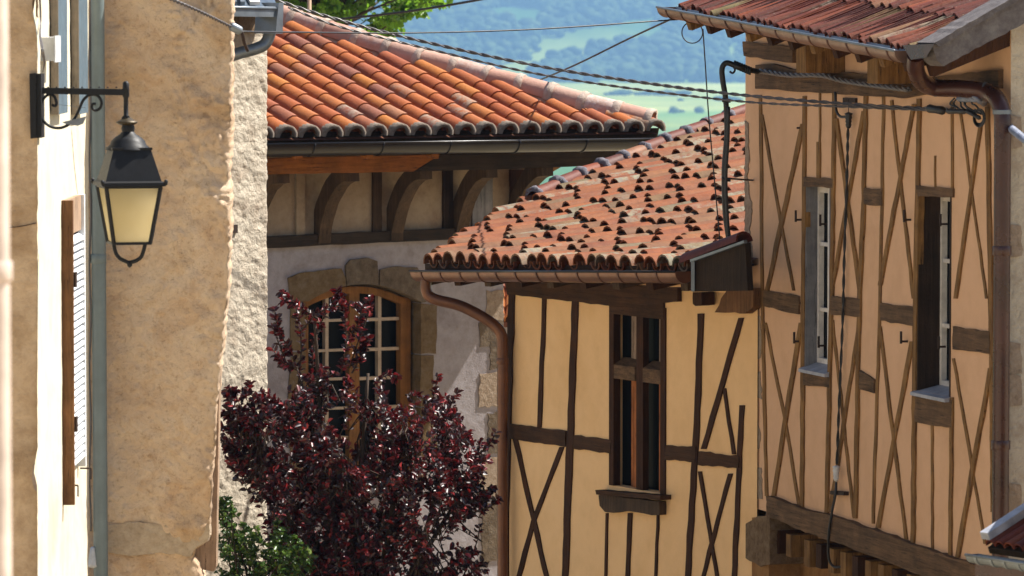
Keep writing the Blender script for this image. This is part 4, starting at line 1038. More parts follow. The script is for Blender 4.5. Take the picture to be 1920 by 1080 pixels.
# cream pipe of the nearest house, out of focus at the frame's edge
near = thing('near_house', 'out-of-focus corner of the nearest house with a cream downpipe', 'house', at(-60, 1500, 12.5))
pn = at(-14, 500, 12.4)
MB().tube([V((pn.x, pn.y, 1.2)), V((pn.x, pn.y, -3.9))], .044, 18).build('downpipe', M['pipe_cream'], near, True, angle=60)
collar(V((pn.x, pn.y, at(0, 508, 12.4).z)), (0, 0, 1), .052, M['pipe_cream'], near, .05)
MB().box((pn.x - .06 - 1.5, pn.y + .05, -3.9), V((1.5, 0, 0)), V((0, .25, 0)), V((0, 0, 5.2))).build('wall', M['plaster_near'], near)

# ochre wall facing the camera with a broken edge
YM = 31.3
WM = Wall(at(180, 500, YM), -.14, -.99)
ochre = thing('ochre_wall_house', 'old house with bare ochre wall and broken plaster edge behind the lantern', 'house', at(300, 1900, YM))
epx = [(-80, 436), (0, 434), (75, 432), (200, 432), (270, 430), (340, 426), (380, 431), (430, 430), (480, 428), (540, 427), (600, 421), (640, 416), (700, 411), (760, 406), (830, 402), (900, 398), (960, 394), (1000, 391), (1018, 386), (1030, 366), (1050, 359), (1062, 372), (1085, 378), (1200, 380), (2000, 380)]
def edgeM(v):
    for a, b in zip(epx, epx[1:]):
        if v <= b[0]: e = a[1] + (b[1] - a[1]) * (v - a[0]) / (b[0] - a[0]); break
    return e + 3.0 * noise.noise(V((v / 14, 2.2, 0))) + 2.0 * noise.noise(V((v / 5, 7.2, 0)))
bumpy(WM, 150, 430, -90, 1990, 4, .035, 4.2, M['ochre_rough'], 'wall', ochre, edge_r=edgeM, back=.6, rel=lambda u, v: 1 + (.3 + 3.0 * ss(285, 400, u)) * ss(-.22, .12, noise.noise(V((u / 80, v / 120, 6.5)))) * (.45 + .55 * ss(520, 260, v)), seed=3, fine=.014, fsc=17)
slab(WM, [(196, 984), (260, 978), (330, 986), (392, 984), (393, 1004), (388, 1016), (368, 1026), (358, 1044), (300, 1036), (240, 1042), (196, 1034)], -.05, .016, 'lintel_stone', M['stone_base'], ochre, 1.5, 9)
slab(WM, [(356, 1010), (402, 700), (412, 690), (405, 1062), (400, 1072), (372, 1066)], -.32, -.26, 'shaded_side_strip', M['pale_wood'], ochre, .6, 16)  # brown strip whose colour stands for the wall's side face in shade
MB().add([WM.hit(150, -90, -.6), WM.hit(350, -90, -.6), WM.hit(350, 1990, -.6), WM.hit(150, 1990, -.6)], [(0, 1, 2, 3)]).build('back_face', M['ochre_rough'], ochre, fix=False)

# roughcast wall, zinc gutter and roof window
YR = 33.6
WR = Wall(at(460, 500, YR), .86, -.51)
rc = thing('roughcast_house', 'narrow sunlit roughcast wall with zinc gutter beside the orange roof', 'house', at(440, 1900, YR))
bumpy(WR, 380, 500, 28, 1700, 3.2, .016, 9, M['roughcast'], 'wall', rc, edge_r=lambda v: 500 + .8 * noise.noise(V((v / 9, 1, 1))), back=2.2, bx=-.13, seed=8, fine=.014, fsc=26)
slab(WR, [(436, 422), (446, 421), (446, 437), (436, 437)], -.05, .022, 'wall_iron', M['rust_iron'], rc)
slab(WR, [(400, 28), (476, 28), (494, 60), (400, 58)], -.1, .06, 'cornice_stone', M['stone_pier'], rc, .8, 12)
Gz0 = WR.hit(400, 19, .3); Gz1 = WR.hit(523, 19, .3)
zg = MB(); zg.prism([WR.hit(u, v, .38) for u, v in ((404, 14), (522, 16), (521, 32), (404, 30))], [WR.hit(u, v, .38) - WR.n * .13 for u, v in ((404, 14), (522, 16), (521, 32), (404, 30))])
zg.build('box_gutter', M['zinc'], rc); MB().tube([WR.hit(404, 13.5, .38), WR.hit(523, 15.5, .38)], .011, 8).build('gutter_rim', M['zinc'], rc, True)
slab(WR, [(523, 5), (532, 5), (530, 63), (517, 63), (519, 40)], .22, .40, 'gutter_bracket', M['zinc'], rc)
pipe([WR.hit(506, 30, .30), WR.hit(507, 58, .30), WR.hit(497, 82, .28), WR.hit(478, 92, .24), WR.hit(455, 98, .18), WR.hit(432, 105, .12), WR.hit(410, 112, .08)], .042, M['zinc'], rc)
rw = [(400, -60), (545, -60), (522, 12), (400, 10)]
rfd = MB().prism([WR.hit(404, 12, .3), WR.hit(521, 14, .3), WR.hit(521, 14, .3) + V((-.4, 1.6, .75)), WR.hit(404, 12, .3) + V((-.4, 1.6, .75))], [p - V((0, 0, .06)) for p in (WR.hit(404, 12, .3), WR.hit(521, 14, .3), WR.hit(521, 14, .3) + V((-.4, 1.6, .75)), WR.hit(404, 12, .3) + V((-.4, 1.6, .75)))]).build('roof', M['slate'], rc)
for u in (440, 455, 478):
    p = WR.hit(u, 12, .31); MB().beam(p + V((0, 0, .02)), p + V((-.4, 1.6, .78)), .07 if u == 478 else .03, .03).build('roof_bar', M['white_paint' if u == 478 else 'zinc'], rfd)

# ---------------------------------------------------------------- WALL LANTERN
lan = thing('wall_lantern', 'black iron street lantern with cream glass hanging from a scrolled wall bracket', 'lantern', at(62, 200, YL))
YQ = YL + .06
def L_(u, v, dy=0): return at(u, v, YQ + dy)
iron = M['black_iron']
MB().prism([L_(u, v, -.10) for u, v in ((55, 138), (67, 137), (68, 259), (57, 260))], [L_(u, v, -.08) for u, v in ((55, 138), (67, 137), (68, 259), (57, 260))]).build('wall_plate', iron, lan)
wbox(WL, -.02, .16, L_(70, 258).z, L_(70, 138).z, .0, .03).build('wall_plate', iron, lan)
MB().beam(L_(68, 170), L_(241, 173), .034, .036).build('arm', iron, lan)
for k in range(9): MB().lathe(L_(90 + 16 * k, 165), [(.006, 0), (.005, .006), (.001, .009)], 6).build('rivet', iron, lan, True)
def scroll(c, r0, turns, start, shrink, n=30):
    out = []
    for k in range(n + 1):
        t = k / n; r = r0 * (1 - shrink * t); a = start + turns * 2 * math.pi * t; out.append((c[0] + r * math.cos(a), c[1] + r * math.sin(a)))
    return out
sc1 = scroll((96, 195), 15, -1.1, -math.pi * .5, .6)[::-1] + []
main = [(100, 200), (92, 196), (96, 186), (106, 188), (107, 200), (98, 205)]
curve = [(101, 199), (95, 202), (91, 197), (94, 189), (102, 187), (108, 194), (106, 203), (98, 205)]
big = [(97, 196), (103, 199), (106, 193), (101, 180), (90, 178), (80, 188), (75, 205), (80, 224), (94, 237), (112, 240), (128, 234), (140, 222), (148, 206), (156, 188), (168, 178), (182, 179), (190, 190), (188, 202), (179, 207), (172, 202), (174, 195), (180, 195)]
MB().tube(bez([L_(u, v) for u, v in big], 5), .0085, 6).build('scroll', iron, lan, True)
for a, b in (((108, 196), (160, 202)),): MB().tube([L_(*a), L_(*b)], .002, 4).build('tie_wire', M['zinc'], lan)
MB().prism([L_(u, v, -.03) for u, v in ((116, 229), (150, 221), (162, 218), (156, 232), (146, 236), (124, 233))], [L_(u, v, .03) for u, v in ((116, 229), (150, 221), (162, 218), (156, 232), (146, 236), (124, 233))]).build('lamp_gear', M['zinc'], lan)
# head
cx = 242; YH = YQ
def zc_(v): return L_(cx, v).z
c0_ = L_(cx, 300); px = YQ / FPX
MB().lathe(V((L_(236, 170).x, YH, 0)), [(.008, zc_(152)), (.018, zc_(155)), (.020, zc_(165)), (.020, zc_(180)), (.014, zc_(184)), (.014, zc_(216)), (.03, zc_(222))], 10).build('stem', iron, lan, True)
axx = L_(238, 230).x
MB().lathe(V((axx, YH, 0)), [(.02, zc_(220)), (.045, zc_(226)), (.062, zc_(228)), (.064, zc_(230)), (.05, zc_(233)), (.035, zc_(235))], 18).build('collar', M['brass'], lan, True)
MB().lathe(V((axx + .006, YH, 0)), [(.034, zc_(233)), (.040, zc_(240)), (.036, zc_(247)), (.05, zc_(252)), (.075, zc_(257)), (.098, zc_(264)), (.106, zc_(271)), (.13, zc_(278)), (.132, zc_(281))], 20).build('crown', iron, lan, True, angle=50)
yaw = math.radians(14); ca, sa = math.cos(yaw), math.sin(yaw)
def ring4(w, v, cu=cx):
    X = L_(cu, v).x; Z = zc_(v); return [V((X + w * (a * ca - b * sa), YH + w * (a * sa + b * ca), Z)) for a, b in ((-1, -1), (1, -1), (1, 1), (-1, 1))]
def frustum(levels, name, mat):
    mb = MB(); vs = []
    for (w, v) in levels: vs += ring4(w, v)
    fs = [(i * 4 + k, i * 4 + (k + 1) % 4, i * 4 + 4 + (k + 1) % 4, i * 4 + 4 + k) for i in range(len(levels) - 1) for k in range(4)]
    fs += [(0, 1, 2, 3), tuple(range(len(vs) - 4, len(vs)))]
    return mb.add(vs, fs).build(name, mat, lan)
frustum([(.118, 276), (.118, 280), (.112, 281), (.164, 338), (.186, 341), (.188, 347), (.164, 349)], 'hood', iron)
tw, bw = .160, .107; v0, v1 = 349, 455
rt, rb = ring4(tw, v0), ring4(bw, v1)
for k in range(4):
    j = (k + 1) % 4
    MB().beam(rt[k], rb[k], .018, .018).build('frame_bar', iron, lan); MB().beam(rb[k], rb[j], .018, .016).build('frame_bar', iron, lan); MB().beam(rt[k], rt[j], .018, .016).build('frame_bar', iron, lan)
    q = [rt[k], rt[j], rb[j], rb[k]]; cc = sum(q, V()) / 4; ax = V((L_(cx, 400).x, YH, cc.z)); inn = (ax - cc).normalized() * .004
    MB().add([p + inn for p in q], [(0, 1, 2, 3)]).build('pane', M['lamp_glass'], lan)
    MB().lathe(ring4(.186, 342)[k], [(.008, -.01), (.01, .0), (.012, .012), (.006, .022)], 8).build('finial', iron, lan, True)
hp = [(213, 457), (217, 474), (224, 484), (236, 490), (242, 492), (254, 489), (264, 482), (269, 470), (272, 457)]
MB().tube(bez([L_(u, v) for u, v in hp], 4), .012, 7).build('hoop', iron, lan, True)
MB().lathe(L_(243, 495), [(.002, -.022), (.014, -.012), (.016, 0), (.012, .014)], 10).build('finial', iron, lan, True)

# ---------------------------------------------------------------- PORCH ROOF at the lower right
YP = 27.5
WPo = Wall(at(1870, 1040, YP), -.80, -.60)
porch = thing('porch_roof', 'corner of a small red tiled porch roof with grey zinc gutter', 'porch roof', at(1960, 1700, YP + .4))
PE0 = WPo.hit(1852, 1026); PE1 = WPo.hit(1990, 1046)
SP = Slope(PE0, PE1, -WPo.n, .42)
rp = MB().prism([PE0, PE1, PE1 + SP.up * .9, PE0 + SP.up * .9], [p - SP.n * .04 for p in (PE0, PE1, PE1 + SP.up * .9, PE0 + SP.up * .9)]).build('roof', M['under_roof'], porch)
TP = tile_mesh('tile', M['tile_red'], .45, .035, .042, th=.009, n=6)
s = .03
while s < SP.len:
    for r in (0, .4): place('tile', TP, None, rp, tile_matrix(SP.E0 + SP.e * s + SP.up * r + SP.n * .01, SP.e, SP.up, SP.n, .02))
    s += .078
o = PE0 + SP.n * .05 - SP.e * .03
MB().prism([o, o + SP.up * .95, o + SP.up * .95 + SP.n * .05, o + SP.n * .045], [p + SP.e * .07 for p in (o, o + SP.up * .95, o + SP.up * .95 + SP.n * .05, o + SP.n * .045)]).build('lead_flashing', M['sill_blue'], rp)
for k in range(3):
    a = SP.E0 + SP.e * (.22 + .07 * k) + SP.up * .12 + SP.n * .055
    MB().tube([a + SP.up * t + SP.e * random.uniform(-.006, .006) + SP.n * random.uniform(0, .006) for t in (0, .06, .12, .2, .28)], [.008, .02, .022, .02, .008], 7).build('mortar_dab', M['mortar'], rp, True)
gutter(WPo.hit(1822, 1039, .07), WPo.hit(1990, 1064, .07), .05, WPo.n, M['zinc'], porch, .12, M['zinc'])
for (u0, u1) in ((1834, 1856), (1864, 1886)):
    p = WPo.hit(u0, 1060, -.02); MB().box(V((p.x, p.y, -6.6)), V(((u1 - u0) * px, 0, 0)), V((0, .1, 0)), V((0, 0, p.z + 6.6 - .02))).build('post', M['zinc' if u0 < 1850 else 'pipe_dark'], porch)
MB().beam(WPo.hit(1838, 1064, -.03), WPo.hit(1995, 1090, -.03), .08, .09).build('beam', M['pipe_dark'], porch)
MB().box(V((WPo.hit(1990, 1046).x, YP - .2, -6.6)), V((1.2, .2, 0)), V((.5, 2.5, 0)), V((0, 0, 4.2))).build('wall', M['plaster_near'], porch)

# ---------------------------------------------------------------- CABLES
G_ = 'overhead cables across the street'
A = at(470, -10, 33.5); E = WB.hit(1835, 206, .1)
def through(pts, n=10): return bez(pts, n)
up_pts = through([at(480, -13, 34.5), at(600, 27, 34.6), at(760, 70, 34.8), at(1000, 122, 34.6), at(1200, 154, 34.3), at(1400, 179, 33.8), at(1620, 197, 33.2), at(1735, 203, 32.9), WB.hit(1838, 208, .12)])
lo_pts = through([at(540, 14, 34.45), at(640, 51, 34.55), at(800, 91, 34.75), at(1000, 137, 34.55), at(1200, 168, 34.25), at(1400, 191, 33.75), at(1560, 199, 33.3), at(1735, 206, 32.9), WB.hit(1836, 211, .12)])
twisted(up_pts, .0125, .19, M['cable_grey'], 'overhead_cable', 'upper twisted cable crossing in front of the orange roof to the peach house', 'cable')
twisted(lo_pts, .0095, .19, M['cable_grey'], 'overhead_cable', 'thinner lower twisted cable crossing in front of the orange roof to the peach house', 'cable')
def plain(pts, r, mat, label, name='overhead_wire', cat='wire', sm=8):
    o = MB().tube(bez(pts, sm), r, 7).build(name, mat, None, True, fix=False); return tag(o, label, cat)
plain([at(560, 48, 50.5), at(620, 38, 50), at(760, 22, 49.5), at(890, 1, 49), at(960, -14, 48.5)], .013, M['rubber'], 'thick black cable in front of the bright green tree crown', cat='cable')
plain([WM.hit(446, 59, .02), at(600, 61, 33), at(755, 62, 34), at(1000, 55, 35), at(1265, 37, 36), WGB.hit(1300, 36, -.08)], .0055, M['rubber'], 'thin black wire stretched level from ochre wall to peach house gutter')
plain([WGB.hit(1275, 28, -.06), at(1180, 72, 39.5), at(1080, 121, 43), at(1000, 155, 47), at(930, 182, 50.5)], .008, M['rubber'], 'thin dark wire slanting up from behind the roof hip to gutter end')
twisted(bez([at(310, -6, 30.2), at(375, 22, 30.6), at(432, 50, 31.05)], 8), .011, .09, M['cable_grey'], 'anchored_cable', 'short twisted stay cable anchored to the broken edge of the ochre wall', 'cable')
anc = thing('cable_tensioner', 'grey cable clamp with iron hook on the ochre wall edge', 'clamp', at(445, 56, 31.1))
a, b = at(432, 48, 31.06), at(452, 59, 31.12); MB().tube([a, a.lerp(b, .15), a.lerp(b, .85), b], [.018, .03, .03, .015], 10).build('clamp_body', M['zinc'], anc, True, angle=40)
MB().tube(bez([b, at(455, 66, 31.14), at(458, 80, 31.18), at(464, 95, 31.25)], 5), [.011] * 16, 7).build('hook', M['rust_iron'], anc, True)
# heavy black cable rising beside the roof, over the hook and along the peach wall
dr = thing('service_cable', 'heavy black service cable bent over a hook and dropping past the mossy roof', 'cable', at(1372, 540, 36.0))
YD = 35.75
MB().tube(bez([at(1372, 545, YD), at(1369, 470, YD), at(1360, 400, YD), at(1358, 320, YD), at(1363, 250, YD), at(1361, 190, YD), at(1355, 150, YD), at(1354, 128, YD), at(1362, 118, YD), at(1376, 122, YD), at(1392, 128, YD), WB.hit(1420, 134, .1)], 6), .021, 9).build('cable_run', M['rubber'], dr, True)
MB().tube(bez([at(1373, 530, YD - .03), at(1366, 440, YD - .03), at(1361, 340, YD - .03), at(1365, 260, YD - .03), at(1366, 200, YD - .03)], 6), .013, 8).build('cable_strand', M['rubber'], dr, True)
for k in range(8): 
    p = at(1377 + k * 4.2, 121 + k * 1.7, YD); MB().tube([p + V((-.004, 0, -.03)), p + V((.006, 0, .03))], .009, 6).build('binding', M['rubber'], dr, True)
for v in (188, 336): MB().tube([at(1354, v, YD - .02), at(1370, v + 1, YD - .02)], .016, 7).build('clip', M['rubber'], dr, True)
MB().tube([at(1357, 334, YD), WB.hit(1412, 338, .0)], .007, 6).build('standoff', M['rust_iron'], dr, True)
MB().tube(bez([at(1372, 119, YD), at(1378, 130, YD), at(1374, 137, YD), at(1368, 134, YD)], 5), .008, 6).build('hook', M['rust_iron'], dr, True)
MB().tube(bez([WB.hit(1383, 250 + 0, .1), WB.hit(1384, 240, .1)], 2), .004, 5).build('tie', M['rust_iron'], dr)
twisted(bez([WB.hit(1424, 133, .07), WB.hit(1480, 141, .08), WB.hit(1540, 141, .08), WB.hit(1580, 151, .08), WB.hit(1640, 160, .08), WB.hit(1705, 168, .10)], 8), .02, .34, M['cable_grey'], 'wall_cable', 'thick twisted bundle fixed along the top beam of the peach house', 'cable', 3)
plain([WGB.hit(1318, 55, -.12), at(1323, 130, 36.2), at(1329, 220, 36.1), at(1338, 320, 36.0), at(1347, 420, 35.9), at(1352, 480, 35.85), at(1354, 530, 35.85)], .005, M['rubber'], 'thin upright wire hanging from the gutter past the mossy roof')
lp = [at(1298 + 19.5 * math.cos(t), 61 + 20 * math.sin(t), 36.4) for t in [2 * math.pi * k / 24 for k in range(25)]]
tag(MB().tube(lp, .0045, 6).build('wire_loop', M['rubber'], None, True, fix=False), 'ring of thin wire hanging below the gutter of the peach house', 'wire')
# lead down the peach wall with insulators
wc = thing('wall_lead', 'twisted black lead running down the peach wall between two insulators', 'cable', WB.hit(1568, 920, .04))
pts = bez([WB.hit(1590, 240, .04), WB.hit(1588, 330, .03), WB.hit(1583, 480, .03), WB.hit(1580, 600, .03), WB.hit(1574, 740, .03), WB.hit(1569, 870, .03)], 14)
for k in range(2): MB().tube([p + V((.006 * math.sin(i * .8 + k * math.pi), .006 * math.cos(i * .8 + k * math.pi), 0)) for i, p in enumerate(pts)], .0065, 6).build('strand', M['rubber'], wc, True)
MB().tube(bez([WB.hit(1568, 905, .03), WB.hit(1567, 925, .05), WB.hit(1560, 960, .06), WB.hit(1554, 1000, .06), WB.hit(1554, 1045, .03), WB.hit(1563, 1062, .0), WB.hit(1580, 1062, -.04), WB.hit(1602, 1054, -.12)], 6), .010, 7).build('tail', M['rubber'], wc, True)
MB().tube(bez([WB.hit(1566, 172, .06), WB.hit(1568, 205, .06), WB.hit(1575, 218, .06), WB.hit(1588, 219, .05)], 5), .010, 7).build('lead_in', M['rubber'], wc, True)
for (u, v, m_) in ((1591, 226, 'rubber'), (1568, 888, 'box_grey')):
    p = WB.hit(u, v, .045); MB().lathe(p, [(.004, -.06), (.016, -.05), (.022, -.03), (.018, -.02), (.024, -.005), (.02, .005), (.027, .02), (.022, .035), (.03, .05), (.006, .06)], 10).build('insulator', M[m_], wc, True)
MB().tube([WB.hit(1591, 186, .03), WB.hit(1591, 215, .045)], .003, 5).build('hanger', M['rust_iron'], wc)
# bunch of connectors where the cables meet the house
cn = thing('cable_junction', 'tangle of black connectors and looped leads at the downpipe elbow', 'connector', WB.hit(1820, 205, .1))
for (u0, v0, u1, v1, r) in ((1740, 203, 1770, 208, .030), (1775, 209, 1812, 209, .018), (1812, 208, 1838, 222, .016)):
    a, b = WB.hit(u0, v0, .16), WB.hit(u1, v1, .13); MB().tube([a, a.lerp(b, .1), a.lerp(b, .5), a.lerp(b, .9), b], [r * .5, r, r * .85, r, r * .5], 8).build('connector', M['rubber'], cn, True)
for k in range(6):
    u = 1788 + 7 * k + random.uniform(-5, 5); c = [WB.hit(u, 184, .11), WB.hit(u + random.uniform(-9, 3), 195, .12), WB.hit(u + random.uniform(0, 12), 202 + random.uniform(-4, 6), .14), WB.hit(u + 10 + 3 * k, 206 + 2 * k, .12)]
    MB().tube(bez(c, 5), .006, 6).build('lead', M['rubber'], cn, True)
for k in range(4):
    lp = [WB.hit(1836 + (8 + k) * math.cos(t), 221 + (11 + 2 * k) * math.sin(t), .10 + .012 * k) for t in [2 * math.pi * j / 16 for j in range(17)]]
    MB().tube(lp, .005, 6).build('coil', M['rubber'], cn, True)
twisted(bez([WB.hit(1800, 184, .10), WB.hit(1835, 186, .16), at(1862, 208, 32.6), at(1895, 240, 31.5), at(1940, 276, 30.5)], 8), .026, .16, M['cable_blue'], 'twisted_cable', 'blue-grey twisted cable leaving the downpipe elbow towards the street', 'cable', 3)
# iron peg on the wall
MB().tube([WB.hit(1503, 240, 0), WB.hit(1494, 240, .03)], .008, 6).build('iron_peg', M['rust_iron'], house_b)

# ---------------------------------------------------------------- TREES AND SHRUBS
def leaf(mb, p, d, nrm, L, w):
    d = d.normalized(); s_ = d.cross(nrm)
    if s_.length < .01: s_ = d.orthogonal()
    s_.normalize(); n_ = s_.cross(d).normalized(); f = n_ * (w * .35); c = -n_ * L * .12
    mb.add([p, p + d * L * .35 + s_ * w * .5 + f, p + d * L * .75 + s_ * w * .38 + f + c * .5, p + d * L + c, p + d * L * .75 - s_ * w * .38 + f + c * .5, p + d * L * .35 - s_ * w * .5 + f, p + d * L * .5 + c * .2],
           [(0, 1, 2, 6), (6, 2, 3), (6, 3, 4), (0, 6, 4, 5)])
def rv(): 
    while True:
        v = V((random.uniform(-1, 1), random.uniform(-1, 1), random.uniform(-1, 1)))
        if .05 < v.length < 1: return v.normalized()
def twig_leaves(lm, tm, A, B, n, L, w, r=.004):
    mid = A.lerp(B, .5) + rv() * (B - A).length * .12; pts = bez([A, mid, B], 4)
    tm.tube(pts, [r * (1 - .6 * i / (len(pts) - 1)) for i in range(len(pts))], 4, False)
    ax = (B - A).normalized()
    for k in range(n):
        t = random.random() ** .75; i = min(len(pts) - 2, int(t * (len(pts) - 1))); p = pts[i].lerp(pts[i + 1], t * (len(pts) - 1) - i)
        o = rv(); d = (o - ax * o.dot(ax)).normalized() * .8 + ax * .55 + V((0, 0, -.15)); sz = random.uniform(.65, 1.15)
        leaf(lm, p, d, rv() * .8 + V((0, 0, .7)), L * sz, w * sz)
def inside(poly, u, v):
    c = False; n = len(poly)
    for i in range(n):
        (x0, y0), (x1, y1) = poly[i], poly[(i + 1) % n]
        if (y0 > v) != (y1 > v) and u < (x1 - x0) * (v - y0) / (y1 - y0) + x0: c = not c
    return c
YT = 32.7
plum = thing('plum_tree', 'purple-leaved plum tree growing in front of the arched window', 'tree', at(690, 1900, YT))
lm, tm = MB(), MB()
tb = V((plum.location.x, YT, ground_z(0, YT) - .1)); fork = at(690, 1230, YT)
tm.tube(bez([tb, tb.lerp(fork, .5) + V((.06, 0, 0)), fork], 5), [.09] * 3 + [.08] * 4 + [.07] * 4, 8)
limbs = []
crown = [(420, 730), (470, 715), (520, 740), (560, 720), (580, 690), (640, 680), (690, 720), (745, 735), (800, 770), (830, 720), (850, 760), (880, 800), (915, 825), (928, 900), (925, 970), (900, 1010), (930, 1080), (900, 1200), (820, 1300), (560, 1300), (500, 1120), (505, 1010), (470, 900), (415, 850), (412, 790)]
for (u, v, dy) in ((470, 780, -.2), (560, 700, .1), (590, 600, 0), (690, 700, .2), (760, 780, -.1), (850, 800, 0), (880, 900, .2), (640, 850, -.4), (560, 950, .4), (800, 1000, -.4), (720, 950, .4)):
    e = at(u, v, YT + dy); m_ = fork.lerp(e, .5) + V((random.uniform(-.1, .1), random.uniform(-.1, .1), -.12)); pts = bez([fork, m_, e], 7)
    tm.tube(pts, [.032 * (1 - .8 * i / (len(pts) - 1)) + .004 for i in range(len(pts))], 6); limbs += pts
cnt = 0
while cnt < 900:
    u = random.uniform(405, 940); v = random.uniform(675, 1290)
    if not inside(crown, u, v): continue
    if noise.noise(V((u / 60, v / 60, 4.4))) < -.33: continue
    dy = random.uniform(-1, 1) * .62 * math.sqrt(max(.1, 1 - ((u - 680) / 290) ** 2)); B = at(u, v, YT + dy)
    src = min(limbs, key=lambda q: (q - B).length + .35 * max(0, q.z - B.z)); ax = (B - src)
    A = B - (ax.normalized() * .25 + V((random.uniform(-.1, .1), 0, .20))) * random.uniform(.7, 1.2)
    tm.tube([src, src.lerp(A, .5) + rv() * .03, A], [.007, .006, .004], 4, False)
    twig_leaves(lm, tm, A, B, random.randint(24, 36), .052, .029); cnt += 1
# loose sprays at the top left and along the edges
for pts, n in [([(565, 715), (545, 660), (522, 620), (515, 580)], 46), ([(560, 720), (565, 640), (552, 570), (527, 548)], 50), ([(585, 705), (590, 640), (610, 590), (640, 548)], 46), ([(640, 700), (650, 640), (645, 580), (632, 545)], 52),
               ([(655, 690), (672, 640), (690, 590), (693, 555)], 40), ([(600, 600), (560, 575), (530, 565)], 36), ([(565, 620), (600, 585), (650, 570), (690, 580)], 50), ([(660, 700), (680, 660), (690, 630)], 40), ([(650, 640), (670, 610), (680, 575)], 34),
               ([(560, 690), (530, 680), (508, 650)], 26), ([(545, 700), (525, 650), (510, 610)], 24), ([(700, 720), (730, 700), (745, 712)], 22), ([(800, 780), (815, 735), (820, 705)], 20), ([(830, 790), (850, 750), (862, 730)], 16),
               ([(500, 760), (460, 735), (430, 735)], 34), ([(480, 800), (440, 790), (418, 775)], 34), ([(480, 850), (440, 850), (420, 835)], 30), ([(900, 850), (920, 830), (930, 810)], 18), ([(890, 960), (920, 950), (935, 935)], 16),
               ([(860, 1100), (890, 1030), (900, 985)], 10), ([(760, 740), (790, 745), (815, 760)], 18)]:
    dy = random.uniform(-.35, .25); P = bez([at(u, v, YT + dy * .8 + random.uniform(-.05, .05)) for u, v in pts], 4)
    tm.tube(P, [.007 * (1 - .6 * i / (len(P) - 1)) for i in range(len(P))], 5, False)
    for k in range(int(n * 1.7)):
        t = random.random() ** .8 * (len(P) - 1.01); i = int(t); p = P[i].lerp(P[i + 1], t - i); ax = (P[i + 1] - P[i]).normalized(); o = rv()
        leaf(lm, p, (o - ax * o.dot(ax)).normalized() * .8 + ax * .5, rv() * .8 + V((0, 0, .6)), .052 * random.uniform(.7, 1.15), .03 * random.uniform(.7, 1.15))
tm.build('trunk', M['bark'], plum, True, fix=False)
o = lm.build('crown', M['plum_leaf'], plum, True, fix=False); o['kind'] = 'stuff'

def bush(name, label, Y, poly, n, leaves, L, w, mat, dyr, base_uv, cat='shrub', noise_cut=-.25, r=.004, tl=.2):
    root = thing(name, label, cat, V((at(base_uv[0], 500, Y).x, Y, ground_z(0, Y))))
    lm, tm = MB(), MB(); us = [p[0] for p in poly]; vs_ = [p[1] for p in poly]; b = at(base_uv[0], base_uv[1], Y)
    tm.tube([V((b.x, b.y, ground_z(0, Y) - .1)), b], [.05, .03], 6)
    c = 0; it = 0
    while c < n and it < n * 60:
        it += 1; u = random.uniform(min(us), max(us)); v = random.uniform(min(vs_), max(vs_))
        if not inside(poly, u, v) or noise.noise(V((u / 40, v / 40, 9.1))) < noise_cut: continue
        B = at(u, v, Y + random.uniform(-dyr, dyr)); A = B + (b - B).normalized() * tl * random.uniform(.5, 1) + rv() * .05
        if c % 3 == 0: tm.tube([b, b.lerp(A, .5) + rv() * .08, A], [.012, .008, .004], 4, False)
        twig_leaves(lm, tm, A, B, leaves, L, w, r); c += 1
    tm.build('trunk', M['bark'], root, True, fix=False); o = lm.build('crown', mat, root, True, fix=False); o['kind'] = 'stuff'
    return root
bush('green_shrub', 'dark green leafy shrub at the foot of the roughcast wall', 32.1, [(400, 940), (425, 928), (450, 960), (470, 975), (500, 990), (520, 975), (550, 1000), (580, 1010), (592, 1060), (570, 1200), (400, 1200)], 230, 20, .042, .026, M['green_leaf'], .3, (480, 1180), noise_cut=-.3)
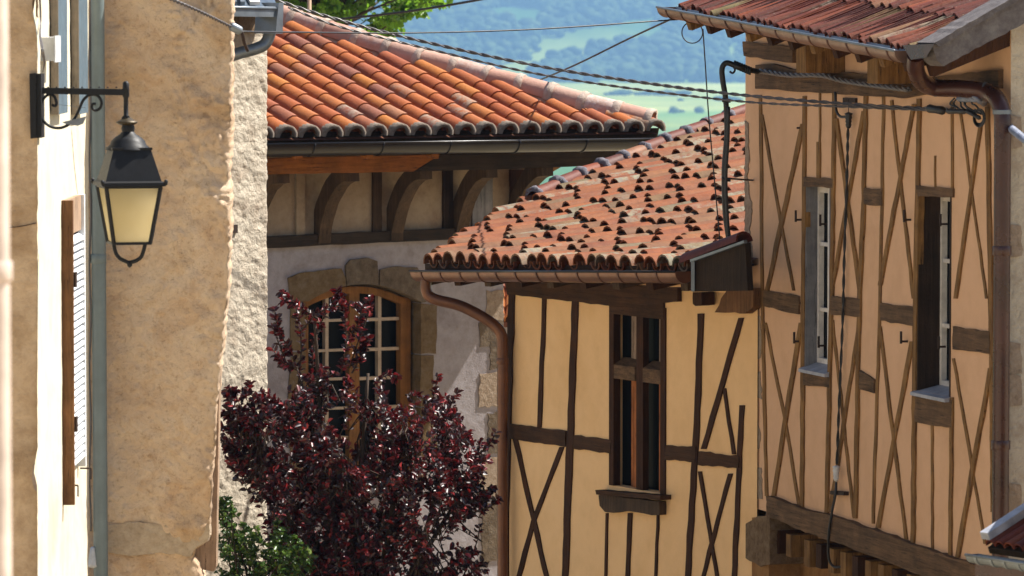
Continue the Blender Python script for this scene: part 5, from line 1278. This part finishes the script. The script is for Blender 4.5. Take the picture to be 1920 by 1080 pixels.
def big_tree():
    Y = 60.0
    root = thing('broadleaf_tree', 'bright green broad-leaved tree rising behind the orange roof', 'tree', V((at(600, 500, Y).x, Y, ground_z(0, Y))))
    lm, tm = MB(), MB(); top = at(600, -60, Y); b = V((top.x, Y, ground_z(0, Y) - .2))
    tm.tube([b, b.lerp(top, .4) + V((.1, 0, 0)), b.lerp(top, .75), top], [.22, .18, .13, .08], 8); c = 0
    poly = [(500, 90), (560, 60), (600, 45), (640, 70), (700, 105), (735, 96), (752, 70), (770, 30), (800, 30), (838, 22), (842, -20), (900, -120), (860, -300), (650, -420), (430, -330), (340, -150), (380, 40)]
    while c < 860:
        u = random.uniform(340, 900); v = random.uniform(-420, 105)
        if not inside(poly, u, v): continue
        if noise.noise(V((u / 42, v / 42, 1.3))) < -.20: continue
        dy = random.uniform(-1, 1) * 1.7; B = at(u, v, Y + dy); A = B + (V((top.x, Y, B.z - .3)) - B).normalized() * .4 + V((0, 0, .05))
        if c % 4 == 0: tm.tube([V((top.x, Y, B.z - .6)), A.lerp(V((top.x, Y, B.z - .6)), .5) + rv() * .15, A], [.03, .02, .006], 4, False)
        twig_leaves(lm, tm, A, B, 20, .105, .085, .006); c += 1
    tm.build('trunk', M['bark'], root, True, fix=False); o = lm.build('crown', M['lime_leaf'], root, True, fix=False); o['kind'] = 'stuff'
big_tree()
po = at(580, 60, 50)
tag(MB().tube([V((po.x, po.y, -9)), V((po.x, po.y, .6))], .022, 8).build('post', M['pale_wood'], None, True), 'slender brown post standing before the green tree behind the roof', 'post')

# glimpse of a farther house between the two eaves
bh = thing('far_house', 'sliver of a farther house with red tiles between downpipe and stone house', 'house', at(985, 1500, 56))
MB().box((at(925, 600, 56).x, 56, -10.5), V((1.6, 0, 0)), V((0, 4, 0)), V((0, 0, at(925, 600, 56).z + 10.5))).build('wall', M['lilac_plaster'], bh)
a_ = at(915, 604, 55.7); b_ = at(1110, 604, 55.7)
rr = MB().prism([a_, b_, b_ + V((0, 1.4, .42)), a_ + V((0, 1.4, .42))], [p - V((0, 0, .06)) for p in (a_, b_, b_ + V((0, 1.4, .42)), a_ + V((0, 1.4, .42)))]).build('roof', M['bed'], bh)
for k in range(7):
    for j in range(4): place('tile', TA, None, rr, tile_matrix(a_ + V((.1 + .19 * k, .33 * j, .10 * j + .01)), V((1, 0, 0)), V((0, .958, .287)), V((0, -.287, .958)), .02))
